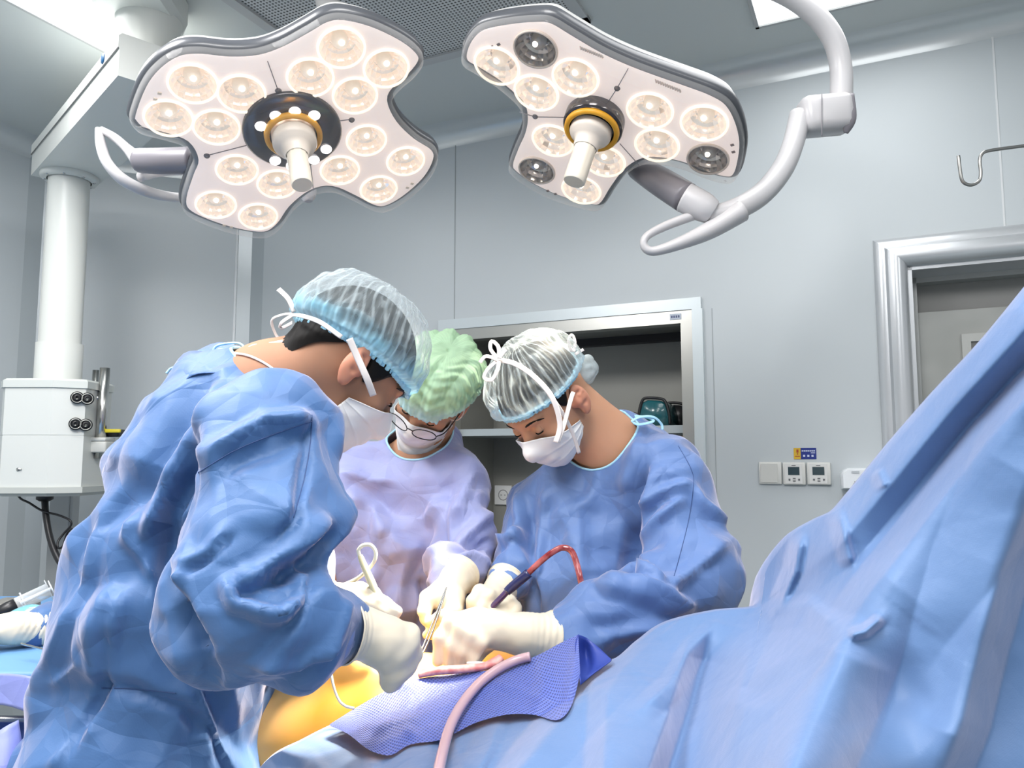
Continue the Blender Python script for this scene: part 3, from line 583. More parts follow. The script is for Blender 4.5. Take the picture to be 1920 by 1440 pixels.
# ================================================================ ceiling pendant (left)
m_pend = mat('pendant_enamel', (0.66, 0.68, 0.65), .35)
pY = 3.0
pe = thing('ceiling_pendant', 'cream ceiling pendant column with service box and horizontal boom', 'medical pendant', P(110, 925, pY))
zB = P(122, 330, pY)[2]
ptop = P(128, 322, pY); pb = P(112, 706, pY); cx, cy = (ptop[0] + pb[0]) / 2, pY
b = B(); b.lathe([(.075, 0), (.075, pb[2] + .13 - zB), (.083, pb[2] + .128 - zB), (.083, pb[2] - zB - .02)], (cx, cy, zB), (0, 0, 1), 48); b.build('column', m_pend, pe)
b = B(); b.lathe([(.03, .012), (.10, .012), (.105, 0), (.105, -.012), (.098, -.02), (.08, -.022)], (cx, cy, zB), (0, 0, 1), 40); fl = b.build('flange', m_pend, pe)
b = B()
for k in range(8): a = k * math.pi / 4 + .3; b.lathe([(.001, -.024), (.006, -.023), (.007, -.018)], (cx + .09 * math.cos(a), cy + .09 * math.sin(a), zB), (0, 0, 1), 10)
b.build('flange_bolt', m_steel, fl)
# boom toward the camera
e0 = P(80, 300, pY + .05); pvt = PZ(262, 150, zB + .16)
a0 = np.array((cx, cy)); a1 = PZ(272, 190, zB)[:2]; bd = nrm(a1 - a0); bn = np.array((-bd[1], bd[0])); hw = .115
s0 = a0 - bd * .10; s1 = a1 + bd * .12
b = B(); pr = [(-hw, 0), (hw, 0), (hw, .085), (hw + .004, .09), (hw + .004, .125), (hw - .006, .135), (-hw + .006, .135), (-hw - .004, .125), (-hw - .004, .09), (-hw, .085)]
V = [W3(s + bn * x, zB + z) for s in (s0, s1) for x, z in pr]; n = len(pr)
b.add(V, [(i, (i + 1) % n, n + (i + 1) % n, n + i) for i in range(n)] + [tuple(range(n)), tuple(n + i for i in range(n))]); bm_ = b.build('boom', m_pend, pe, smooth=False)
b = B(); side = 1 if np.dot(bn, (-1, 0)) > 0 else -1
for sg in (side, -side):
    b.tube([W3(s0 + bn * (hw + .0035) * sg, zB + .0865), W3(s1 + bn * (hw + .0035) * sg, zB + .0865)], .0022, 6, sub=1)
b.build('boom_seam', mat('seam_dark', (.2, .2, .2), .5), bm_)
b = B(); dc = W3(a1 - bd * .03 + bn * (hw + .005) * side, zB + .11); b.lathe([(.001, .002), (.016, .002), (.017, 0)], dc, W3(bn * side, 0), 20); b.build('blue_dot', mat('blue_mark', (0.01, 0.09, 0.22), .4), bm_)
b = B(); pc = W3(a1, zB + .13); b.lathe([(.07, 0), (.07, .03), (.09, .08), (.1, .14)], pc, (0, 0, 1), 36); b.build('pivot', m_pend, pe)
# upper boom going up and toward the camera
zU = zB + .26; u0 = a1 + np.array((-.02, .05)); u1 = PZ(205, -40, zU)[:2]; ud = nrm(u1 - u0); un = np.array((-ud[1], ud[0])); u1 = u1 + ud * .5; L_ = np.linalg.norm(u1 - u0)
b = B(); pr = [(-.105, 0), (.105, 0), (.12, .03), (.12, .1), (-.12, .1), (-.12, .03)]; V = []
for s, k in ((u0 - ud * .08, .6), (u0, 1), (u1, 1)): V += [W3(s + un * x * k, zU + z) for x, z in pr]
n = len(pr); b.add(V, [(j * n + i, j * n + (i + 1) % n, (j + 1) * n + (i + 1) % n, (j + 1) * n + i) for j in range(2) for i in range(n)] + [tuple(range(n)), tuple(2 * n + i for i in range(n))]); b.build('upper_boom', m_pend, pe, smooth=False)
b = B(); b.lathe([(.1, 0), (.1, CEIL - zU - .1)], W3(u1 - ud * .1, zU + .1), (0, 0, 1), 32); b.build('ceiling_stem', m_pend, pe)
# service box: octagonal prism, its broad face to the camera
bx = P(106, 820, pY); zt_, zb_ = P(106, 716, pY)[2], P(106, 928, pY)[2]
wb, db = .157, .14; oc = [(-wb, -db + .04), (-wb + .035, -db), (wb - .1, -db), (wb, -db + .05), (wb, db - .04), (wb - .04, db), (-wb + .04, db), (-wb, db - .04)]
def octo(b, z0, z1, k0=1, k1=1):
    V = [(bx[0] + x * k0, bx[1] + y * k0, z0) for x, y in oc] + [(bx[0] + x * k1, bx[1] + y * k1, z1) for x, y in oc]; b.add(V, [(i, (i + 1) % 8, 8 + (i + 1) % 8, 8 + i) for i in range(8)] + [tuple(range(8))[::-1], tuple(range(8, 16))])
b = B(); octo(b, zb_ + .02, (zb_ + zt_) / 2 + .005, .985, .985); octo(b, (zb_ + zt_) / 2 + .008, zt_ - .03, .985, .985); octo(b, (zb_ + zt_) / 2, (zb_ + zt_) / 2 + .012, .975, .975); sb = b.build('service_box', m_pend, pe, smooth=False)
b = B(); octo(b, zt_ - .034, zt_ - .008, 1.03, 1.03); octo(b, zt_ - .008, zt_, 1.03, .97); b.build('box_lid', mat('pendant_lid', (0.62, 0.65, 0.62), .3), sb, smooth=False)
b = B(); octo(b, zb_ + .012, zb_ + .034, 1.04, 1.04); octo(b, zb_, zb_ + .012, .93, 1.0); b.build('box_base', mat('pendant_base', (0.5, 0.52, 0.49), .35), sb, smooth=False)
fn = nrm((.05, -.1, 0)); fA = np.array((bx[0] + wb - .1, bx[1] - db)); fB = np.array((bx[0] + wb, bx[1] - db + .05)); fd = nrm(fB - fA); fnn = np.array((fd[1], -fd[0]))
for (px, py) in ((145, 746), (164, 748), (142, 795), (161, 797)):
    p = PPL(px, py, W3(fA, 0), W3(fnn, 0)); b = B()
    b.lathe([(.016, -.002), (.022, .004), (.0235, .012), (.018, .016), (.015, .010), (.0115, .010), (.0115, .018), (.0045, .018), (.004, .006)], p, W3(fnn, 0), 24); so_ = b.build('gas_outlet', m_dark, sb)
    b = B(); b.lathe([(.017, .0125), (.0185, .0135), (.0195, .0125)], p + W3(fnn, 0) * .003, W3(fnn, 0), 24); b.box(p + W3(fnn, 0) * .02 + np.array((0, 0, -.006)), .006, .004, .004); b.build('outlet_ring', mat('outlet_metal', (.5, .5, .45), .3, .8), so_)
p = P(38, 880, pY - .13); b = B(); b.lathe([(.001, .012), (.006, .012), (.007, 0), (.012, -.004)], p, (-.3, -1, 0), 16); b.box(p + np.array((.005, -.012, 0)), .014, .003, .004); b.build('box_lock', m_steel, sb)
# twin steel rods behind the box
rd = thing('equipment_rail', 'pair of upright steel equipment rods beside the pendant box', 'equipment rods', P(185, 850, 3.05))
for (x0, y0, x1, y1, r, Y) in ((180, 694, 176, 860, .0125, 3.1), (197, 690, 190, 860, .0185, 3.0)):
    b = B(); p0 = P(x0, y0, Y); p1 = P(x1, y1, Y); p1[0] = p0[0] - .004; b.tube([p0, p1], r, 24, sub=1); b.build('rod', m_steel, rd)
b = B(); b.box(P(183, 838, 3.0), .10, .07, .045, None, .006); b.box(P(183, 824, 3.0), .10, .075, .014, None, .003); b.build('clamp', mat('clamp_grey', (.55, .56, .53), .4), rd)
b = B(); b.tube(px3([(170, 746, 3.0), (188, 746, 3.0)]), .011, 14, sub=1); b.build('spigot', m_steel, rd)
b = B(); b.box(P(213, 812, 3.05), .07, .06, .03, None, .006); yb = tag(b.build('monitor_case', m_dark), 'small black box with a yellow strip beside the steel rods', 'device')
b = B(); b.box(P(212, 808, 3.0), .06, .012, .014, None, .003); b.build('yellow_strip', mat('caution_yellow', (.6, .5, .03), .4), yb)
# lower column under the box, cables
b = B(); q0 = P(118, 960, 3.3); b.box((q0[0], 3.3, .82), .085, .06, 1.36, None, .004); b.box((q0[0] + .048, 3.3, .82), .012, .05, 1.36); tag(b.build('utility_column', mat('column_grey', (.36, .38, .39), .4), smooth=False), 'grey square column standing on the floor below the pendant box', 'column')
b = B(); b.tube(px3([(84, 934, 3.0), (86, 965, 2.98), (93, 1005, 2.95), (105, 1040, 2.92), (125, 1072, 2.9), (160, 1120, 2.88), (190, 1230, 2.85)]), [.013, .012, .012, .012, .012, .012, .012], 14)
b.lathe([(.03, .006), (.03, -.004), (.018, -.012)], P(84, 934, 3.0), (0, 0, 1), 20); tag(b.build('power_cable', m_dark), 'thick black cable dropping from the underside of the pendant box', 'cable')
b = B(); b.tube(px3([(34, 802, 3.05), (25, 815, 3.05), (23, 850, 3.05), (27, 880, 3.05), (27, 905, 3.05), (36, 932, 3.0), (55, 943, 2.98), (80, 958, 2.97), (110, 966, 2.96), (130, 975, 2.95), (133, 985, 2.95), (120, 1000, 2.95), (109, 1015, 2.94), (109, 1027, 2.93), (118, 1024, 2.92), (126, 1000, 2.9), (135, 990, 2.9)]), .0042, 8)
tag(b.build('thin_cable', m_dark), 'thin black looping wire beside and below the pendant box', 'cable')
# ================================================================ soft shapes: smooth unions of tapered limbs, meshed with surface nets
def rotm(x, y, z):
    return np.array([nrm(x), nrm(y), nrm(z)]).T
def sd_cone(Pt, a, b, ra, rb):
    a = np.asarray(a, np.float32); b = np.asarray(b, np.float32); ba = b - a; L2 = float(ba @ ba) + 1e-9
    pa = Pt - a; t = np.clip((pa @ ba) / L2, 0, 1)
    d = np.sqrt(((pa - t[..., None] * ba) ** 2).sum(-1)); return d - (ra + (rb - ra) * t)
def sd_ell(Pt, c, r, R=None):
    q = Pt - np.asarray(c, np.float32)
    if R is not None: q = q @ np.asarray(R, np.float32)
    r = np.asarray(r, np.float32); k0 = np.sqrt(((q / r) ** 2).sum(-1)); k1 = np.sqrt(((q / (r * r)) ** 2).sum(-1)) + 1e-6
    return k0 * (k0 - 1) / k1
def smin(a, b, k):
    h = np.clip(0.5 + 0.5 * (b - a) / k, 0, 1); return b * (1 - h) + a * h - k * h * (1 - h)
def smax(a, b, k): return -smin(-a, -b, k)
def sd_all(Pt, prims):
    d = None
    for p in prims:
        kind, k = p[0], p[-1]
        if kind == 'c': e = sd_cone(Pt, *p[1:5])
        elif kind == 'e': e = sd_ell(Pt, p[1], p[2], p[3])
        elif kind == '-e': e = sd_ell(Pt, p[1], p[2], p[3]); d = smax(d, -e, k); continue
        elif kind == '-h': e = (Pt - np.asarray(p[1], np.float32)) @ np.asarray(p[2], np.float32); d = smax(d, e, k); continue
        d = e if d is None else smin(d, e, k)
    return d
def bounds(prims, pad=.04):
    lo, hi = [], []
    for p in prims:
        if p[0] == 'c':
            for q, r in ((p[1], p[3]), (p[2], p[4])): lo.append(np.array(q) - r); hi.append(np.array(q) + r)
        elif p[0] == 'e': r = max(p[2]); lo.append(np.array(p[1]) - r); hi.append(np.array(p[1]) + r)
    return np.min(lo, 0) - pad, np.max(hi, 0) + pad
def surf_net(prims, h, fn=None, pad=.04):
    lo, hi = bounds(prims, pad); n = np.ceil((hi - lo) / h).astype(int) + 1
    ax = [lo[i] + h * np.arange(n[i]) for i in range(3)]
    D = np.empty(n, np.float32)
    for i in range(n[0]):
        Y, Z = np.meshgrid(ax[1], ax[2], indexing='ij'); Pt = np.stack([np.full_like(Y, ax[0][i]), Y, Z], -1).astype(np.float32)
        d = sd_all(Pt, prims); D[i] = d if fn is None else fn(Pt, d)
    I = D < 0; cs = np.zeros((n[0] - 1, n[1] - 1, n[2] - 1, 3)); cn = np.zeros((n[0] - 1, n[1] - 1, n[2] - 1))
    sl = lambda o: tuple(slice(o[i], n[i] - 1 + o[i]) for i in range(3))
    for axx in range(3):
        for o in [(a, b) for a in (0, 1) for b in (0, 1)]:
            oo = list(o); oo.insert(axx, 0); o1 = list(oo); o1[axx] = 1
            A, C = D[sl(oo)], D[sl(o1)]; m = (A < 0) != (C < 0); t = np.where(m, A / np.where(m, A - C, 1), 0)
            cn += m
            for j in range(3): cs[..., j] += np.where(m, (t if j == axx else oo[j]), 0)
    idx = -np.ones(cn.shape, int); act = cn > 0; idx[act] = np.arange(act.sum())
    ijk = np.argwhere(act); V = lo + h * (ijk + cs[act] / cn[act][:, None]); F = []
    for axx in range(3):
        s0 = [slice(1, n[i] - 1) for i in range(3)]; s1 = list(s0); s0[axx] = slice(0, n[axx] - 1); s1[axx] = slice(1, n[axx])
        a, c = I[tuple(s0)], I[tuple(s1)]; q = np.argwhere(a != c)
        if not len(q): continue
        flip = a[tuple(q.T)]; g = q + 1; g[:, axx] -= 1
        b1, b2 = (axx + 1) % 3, (axx + 2) % 3
        def cell(d1, d2): k = g.copy(); k[:, b1] -= d1; k[:, b2] -= d2; return idx[tuple(k.T)]
        f = np.stack([cell(1, 1), cell(0, 1), cell(0, 0), cell(1, 0)], 1)
        f[~flip] = f[~flip][:, ::-1]; F.append(f)
    return V, np.vstack(F)
def edges_of(F):
    E = np.vstack([F[:, [0, 1]], F[:, [1, 2]], F[:, [2, 3]], F[:, [3, 0]]]); E.sort(1); return np.unique(E, axis=0)
def smooth_mesh(V, F, it=2, lam=.5):
    E = edges_of(F); n = len(V); deg = np.bincount(E.ravel(), minlength=n)[:, None]
    for _ in range(it):
        S = np.zeros_like(V)
        for j in range(3): S[:, j] = np.bincount(E[:, 0], V[E[:, 1], j], n) + np.bincount(E[:, 1], V[E[:, 0], j], n)
        V = V + lam * (S / np.maximum(deg, 1) - V)
    return V
def wavy(V, seed, k, n=6, stretch=None):
    """smooth random field, wavelength about 1/k metres"""
    r = np.random.RandomState(seed); out = np.zeros(len(V)); Q = V if stretch is None else V * np.array(stretch)
    for _ in range(n):
        d = nrm(r.randn(3)) * k * 2 * math.pi * r.uniform(.6, 1.4); out += np.sin(Q @ d + r.uniform(0, 6.28))
    return out / math.sqrt(n)
def ridged(V, seed, k, n=5, warp=.3, stretch=None):
    """crisp crease field in -1..1"""
    r = np.random.RandomState(seed); out = np.zeros(len(V)); Q = V if stretch is None else V * np.array(stretch)
    Q = Q + warp / k * .5 * np.stack([wavy(Q, seed + 11 + j, k * .5, 4) for j in range(3)], 1)
    for _ in range(n):
        d = nrm(r.randn(3)) * k * r.uniform(.6, 1.5); ph = (Q @ d + r.uniform(0, 1)) % 1.0; out += (1 - 4 * np.abs(ph - .5))
    return out / math.sqrt(n)
def buckle(V0, F, Vi, grow=1.05, it=120, anchor=.02, bend=.15, fix=None):
    """let slack cloth settle: edges want to be longer than they are, so the sheet creases"""
    n = len(V0); E = np.vstack([edges_of(F), np.sort(F[:, [0, 2]], 1), np.sort(F[:, [1, 3]], 1)])
    L0 = np.linalg.norm(V0[E[:, 0]] - V0[E[:, 1]], axis=1); g = grow if np.isscalar(grow) else (grow[E[:, 0]] + grow[E[:, 1]]) / 2; L = L0 * g
    deg = np.bincount(E.ravel(), minlength=n)[:, None]; X = Vi.copy(); E1 = edges_of(F); dg = np.bincount(E1.ravel(), minlength=n)[:, None]
    a = anchor if np.isscalar(anchor) else anchor[:, None]
    def acc(E, D):
        S = np.empty((n, 3))
        for j in range(3): S[:, j] = np.bincount(E[:, 1], D[:, j], n) - np.bincount(E[:, 0], D[:, j], n)
        return S
    for k in range(it):
        d = X[E[:, 1]] - X[E[:, 0]]; l = np.linalg.norm(d, axis=1) + 1e-9; c = d * (.5 * (L - l) / l)[:, None]
        X = X + 1.5 * acc(E, c) / deg
        if bend:
            U = X - V0; du = U[E1[:, 1]] - U[E1[:, 0]]; X = X - bend * acc(E1, du) / dg * .5
        X = X + (V0 - X) * a
        if fix is not None: X[fix] = V0[fix]
    return X
def facet(V, F, sig=.30, it_n=14, it_v=14, rounds=1):
    """crisp, flat-sided folds: edge-preserving smoothing of the face normals"""
    nf = len(F); E = np.vstack([F[:, [0, 1]], F[:, [1, 2]], F[:, [2, 3]], F[:, [3, 0]]]); E.sort(1); fid = np.tile(np.arange(nf), 4)
    key = E[:, 0].astype(np.int64) * len(V) + E[:, 1]; o = np.argsort(key, kind='stable'); k = key[o]; same = k[1:] == k[:-1]; A = fid[o][:-1][same]; Bq = fid[o][1:][same]
    deg = np.bincount(F.ravel(), minlength=len(V))[:, None]
    for _ in range(rounds):
        N = nrm_rows(np.cross(V[F[:, 2]] - V[F[:, 0]], V[F[:, 3]] - V[F[:, 1]])); N0 = N
        for _ in range(it_n):
            w = np.exp(-((N[A] - N[Bq]) ** 2).sum(1) / (2 * sig * sig))[:, None]; S = N * .6; wb = w * N[Bq]; wa = w * N[A]
            for j in range(3): S[:, j] += np.bincount(A, wb[:, j], nf) + np.bincount(Bq, wa[:, j], nf)
            N = nrm_rows(S)
        for _ in range(it_v):
            C = V[F].mean(1); D = np.zeros_like(V)
            for q in range(4):
                h = ((C - V[F[:, q]]) * N).sum(1)[:, None] * N
                for j in range(3): D[:, j] += np.bincount(F[:, q], h[:, j], len(V))
            V = V + D / deg
    return V
def projpx(V):
    """picture coordinates of world points (used only to read where a crease of the garment runs)"""
    c, s = math.cos(PITCH), math.sin(PITCH); q = V - CAMP; dep = q[:, 1] * c + q[:, 2] * s; up = -q[:, 1] * s + q[:, 2] * c
    return np.stack([960 + FPX * q[:, 0] / dep, 720 - FPX * up / dep], 1)
def crease(xy, pl, w, a, w2=None, soft=.15):
    """tent-shaped ridge (a>0) or valley along a polyline; w, w2 = widths on its two sides; fades to its ends"""
    pl = np.array(pl, float); best = np.full(len(xy), 1e9); sgn = np.zeros(len(xy)); fade = np.ones(len(xy)); tot = np.linalg.norm(np.diff(pl, axis=0), axis=1); cum = np.r_[0, np.cumsum(tot)]
    for i in range(len(pl) - 1):
        p, q = pl[i], pl[i + 1]; d = q - p; L = np.linalg.norm(d); t = np.clip(((xy - p) @ d) / (L * L), 0, 1); e = xy - (p + t[:, None] * d); dist = np.linalg.norm(e, axis=1)
        m = dist < best; best = np.where(m, dist, best); sgn = np.where(m, d[0] * e[:, 1] - d[1] * e[:, 0], sgn)
        s = (cum[i] + t * L) / cum[-1]; fade = np.where(m, np.clip(np.minimum(s, 1 - s) * 5 + .15, 0, 1), fade)
    ww = np.where(sgn > 0, w, w if w2 is None else w2); h = np.clip(1 - best / ww, 0, 1); s = soft; h = np.where(h > 1 - s, 1 - s / 2 - (1 - h) ** 2 / (2 * s), h) if s > 0 else h
    return a * h * fade
def ball_pick(V, F, keep):
    """drop faces whose vertices are not all kept"""
    fm = keep[F].all(1); F = F[fm]; used = np.unique(F); mp = -np.ones(len(V), int); mp[used] = np.arange(len(used)); return V[used], mp[F]
def set_dens(o, arr):
    a = o.data.attributes.new('dens', 'FLOAT', 'POINT'); a.data.foreach_set('value', np.asarray(arr, np.float32))
# ---------------------------------------------------------------- fabrics and skin
def fabric(name, c1, c2, rough=.5, sheen=.25, weave=900, wst=.12, crump=.24):
    m = mat(name, c1, rough, sheen=sheen, spec=.35); nt = m.node_tree; b = nt.nodes['Principled BSDF']; b.inputs['Sheen Tint'].default_value = (1.0, .90, .98, 1); b.inputs['Sheen Roughness'].default_value = .45
    tc = nt.nodes.new('ShaderNodeTexCoord'); n = nt.nodes.new('ShaderNodeTexNoise'); n.inputs['Scale'].default_value = 7; n.inputs['Detail'].default_value = 3
    r = nt.nodes.new('ShaderNodeValToRGB'); r.color_ramp.elements[0].position = .35; r.color_ramp.elements[1].position = .65; r.color_ramp.elements[0].color = (*c1, 1); r.color_ramp.elements[1].color = (*c2, 1)
    v = nt.nodes.new('ShaderNodeTexVoronoi'); v.inputs['Scale'].default_value = weave; v.inputs['Randomness'].default_value = .25
    n2 = nt.nodes.new('ShaderNodeTexNoise'); n2.inputs['Scale'].default_value = 38; n2.inputs['Detail'].default_value = 4
    b1 = nt.nodes.new('ShaderNodeBump'); b1.inputs['Strength'].default_value = wst; b1.inputs['Distance'].default_value = .001
    b2 = nt.nodes.new('ShaderNodeBump'); b2.inputs['Strength'].default_value = .25; b2.inputs['Distance'].default_value = .003
    for x in (n, v, n2): nt.links.new(tc.outputs['Object'], x.inputs['Vector'])
    nt.links.new(n.outputs[0], r.inputs[0]); nt.links.new(r.outputs[0], b.inputs['Base Color'])
    nt.links.new(v.outputs['Distance'], b1.inputs['Height']); nt.links.new(n2.outputs[0], b2.inputs['Height']); nt.links.new(b1.outputs[0], b2.inputs['Normal']); prev = b2
    nw = nt.nodes.new('ShaderNodeTexNoise'); nw.inputs['Scale'].default_value = 4; nw.inputs['Detail'].default_value = 1; ad = nt.nodes.new('ShaderNodeMixRGB'); ad.blend_type = 'ADD'; ad.inputs[0].default_value = .16
    nt.links.new(tc.outputs['Object'], nw.inputs['Vector']); nt.links.new(tc.outputs['Object'], ad.inputs[1]); nt.links.new(nw.outputs['Color'], ad.inputs[2])
    for sc_, st_, ds_ in ((5.5, crump, .030), (13, crump * .7, .010)):          # crumpled flat facets of the non-woven cloth
        vo = nt.nodes.new('ShaderNodeTexVoronoi'); vo.feature = 'DISTANCE_TO_EDGE'; vo.inputs['Scale'].default_value = sc_; nt.links.new(ad.outputs[0], vo.inputs['Vector'])
        bb = nt.nodes.new('ShaderNodeBump'); bb.inputs['Strength'].default_value = st_; bb.inputs['Distance'].default_value = ds_ * 4
        nt.links.new(vo.outputs['Distance'], bb.inputs['Height']); nt.links.new(prev.outputs[0], bb.inputs['Normal']); prev = bb
    nt.links.new(prev.outputs[0], b.inputs['Normal']); return m
m_gown = fabric('gown_blue', (0.047, 0.125, 0.295), (0.057, 0.14, 0.32), sheen=.5)
m_gown3 = fabric('gown_blue_mid', (0.088, 0.165, 0.37), (0.10, 0.182, 0.395), sheen=.5)
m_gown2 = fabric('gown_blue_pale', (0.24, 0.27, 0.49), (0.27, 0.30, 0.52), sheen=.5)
m_cuff = fabric('gown_cuff', (0.15, 0.22, 0.46), (0.17, 0.25, 0.5))
m_drape = fabric('drape_blue', (0.085, 0.168, 0.335), (0.098, 0.185, 0.36), rough=.5, sheen=.7, crump=.04)
m_skin = mat('skin', (0.50, 0.27, 0.17), .6, sss=.15, spec=.12); m_ear = mat('ear_skin', (0.55, 0.24, 0.15), .5, sss=.2)
m_skin1 = mat('skin_shaded', (0.36, 0.19, 0.12), .6, sss=.15, spec=.12); m_hair = mat('black_hair', (0.006, 0.005, 0.0045), .55, spec=.15); m_glove = mat('latex_glove', (0.72, 0.64, 0.50), .42, spec=.4, bump=(40, .05, .001))  # left surgeon's skin darkened: shade on face and neck put into the colour
m_mask = mat('mask_white', (0.80, 0.79, 0.78), .7); m_tie = mat('mask_tie', (0.66, 0.61, 0.59), .7)
m_btie = mat('tie_blue', (0.35, 0.62, 0.80), .6)
def gown(name, prims, h, parent, folds, m, noise=.006, grow=1.045, it=90, cut=None, seed=1, bigk=5, anchor=.03, bend=.2, fk=1.0, trim=True):
    V, F = surf_net(prims, h)
    if cut is not None: V, F = ball_pick(V, F, ~cut(V))
    V = smooth_mesh(V, F, 2); N = vnormals(V, F); xy = projpx(V); face = np.clip(-(N * nrm_rows(V - CAMP)).sum(1) * 4, 0, 1)
    fkk = fk; d = noise * (ridged(V, seed, bigk, 4) * .8 + .5 * ridged(V, seed + 5, bigk * 2.3, 4))
    fd = np.zeros(len(V))
    for f in folds: fd = fd + crease(xy, *f) * face
    Vi = V + N * (d + fd * .4)[:, None]; X = buckle(Vi, F, Vi + N * (noise * .5 * ridged(V, seed + 9, bigk * 3.4, 4))[:, None], grow, it, anchor, bend)
    X = facet(X, F, .10, 25, 12); N2 = vnormals(X, F); N2 = nrm_rows(N2 + N); X = X + N2 * (fd * .9 * fk)[:, None]; X = facet(X, F, .25, 3, 2)
    o = mk(name, X, F, m, parent)
    if trim: rim_trim(X, F, o, 'neck_binding', m_btie, .0028, o)
    return o, X, F
def rim_trim(X, F, o, name, m, rad, parent, near=None):
    """smooth the open edge of a garment and bind it with a narrow band"""
    E = np.vstack([F[:, [0, 1]], F[:, [1, 2]], F[:, [2, 3]], F[:, [3, 0]]]); S = np.sort(E, 1); u, inv, c = np.unique(S, axis=0, return_inverse=True, return_counts=True); be = u[c == 1]
    nb = {}
    for a, b_ in be: nb.setdefault(int(a), []).append(int(b_)); nb.setdefault(int(b_), []).append(int(a))
    seen = set(); loops = []
    for st in nb:
        if st in seen: continue
        L = [st]; seen.add(st)
        while True:
            nx = [q for q in nb[L[-1]] if q not in seen]
            if not nx: break
            L.append(nx[0]); seen.add(nx[0])
        if len(L) > 25: loops.append(L)
    for L in loops:
        Q = X[L].copy()
        for _ in range(30): Q = .5 * Q + .25 * (np.roll(Q, 1, 0) + np.roll(Q, -1, 0))
        X[L] = Q
        if rad:
            pts = np.vstack([Q[::4], Q[:1]]); b = B(); b.tube(pts, rad, 8, sub=3); b.build(name, m, parent)
    o.data.vertices.foreach_set('co', (X - np.array(o['_w'])).ravel()); o.data.update(); return loops
def nrm_rows(A): return A / (np.linalg.norm(A, axis=1)[:, None] + 1e-12)

# ---------------------------------------------------------------- heads
def head_frame(c, fwd, up):
    f = nrm(fwd); u = nrm(np.array(up) - f * np.dot(up, f)); r = np.cross(f, u)     # r = the person's right-hand side
    return np.array(c), r, f, u
def head_prims(H, s=1.0, eye=True):
    c, r, f, u = H; R = np.array([r, f, u]).T
    L = lambda x, y, z: c + (r * x + f * y + u * z) * s
    e = lambda x, y, z, a, b_, d, k: ('e', L(x, y, z), (a * s, b_ * s, d * s), R, k)
    p = [e(0, -.012, .035, .076, .096, .088, .01), e(0, .02, .0, .066, .076, .075, .02), e(0, .03, -.05, .056, .058, .062, .02), e(0, .052, -.088, .030, .030, .022, .02),
         e(.036, .062, -.022, .026, .022, .02, .014), e(-.036, .062, -.022, .026, .022, .02, .014),                       # cheekbones
         e(0, .083, .030, .046, .012, .011, .014),                                                                    # brow
         ('-e', L(.031, .094, .008), (.017 * s, .012 * s, .010 * s), R, .010), ('-e', L(-.031, .094, .008), (.017 * s, .012 * s, .010 * s), R, .010),
         ('c', L(0, .088, .012), L(0, .108, -.026), .009 * s, .013 * s, .010), e(.012, .098, -.032, .009, .009, .008, .006), e(-.012, .098, -.032, .009, .009, .008, .006),
         e(0, .088, -.060, .024, .010, .010, .008),
         e(.031, .080, .007, .013, .012, .011, .003), e(-.031, .080, .007, .013, .012, .011, .003)]
    if eye: pass
    return p, L, R
def ear_mesh(H, side, s, parent, name='ear'):
    c, r, f, u = H; L = lambda x, y, z: c + (r * x * side + f * y + u * z) * s; R = np.array([r * side, f, u]).T
    a = .35; Rt = np.array([nrm(r * side + f * .25 - f * .0), nrm(f - r * side * .25), u]).T
    cc = L(.080, -.012, -.008)
    p = [('e', cc, (.010 * s, .018 * s, .032 * s), Rt, .004), ('-e', cc + Rt @ np.array((.009, .002, .004)) * s, (.008 * s, .011 * s, .019 * s), Rt, .004), ('e', cc + Rt @ np.array((.003, .010, -.002)) * s, (.006 * s, .005 * s, .008 * s), Rt, .004),
         ('c', cc + Rt @ np.array((.006, -.008, .012)) * s, cc + Rt @ np.array((.006, .002, .010)) * s, .003 * s, .003 * s, .004), ('e', cc + Rt @ np.array((-.001, .006, -.028)) * s, (.007 * s, .009 * s, .010 * s), Rt, .008), ('c', cc, L(.066, .0, -.008), .010 * s, .012 * s, .008)]
    V, F = surf_net(p, .0022 * s, pad=.01); V = smooth_mesh(V, F, 2); return mk(name, V, F, m_ear, parent)
def sheet(prims, c, dirs, off, rmax=.25, steps=36):
    """distance along each direction from c (outside in) to the surface grown by off"""
    sh = dirs.shape; D = dirs.reshape(-1, 3); D = nrm_rows(D); t = np.full(len(D), rmax); off = np.asarray(off).reshape(-1) if not np.isscalar(off) else off
    for _ in range(steps): t = t - (sd_all((c + D * t[:, None]).astype(np.float32), prims) - off) * .85
    return (c + D * t[:, None]).reshape(sh)
def grid_normals(G):
    V, F = grid_mesh(G); return vnormals(V, F).reshape(G.shape)
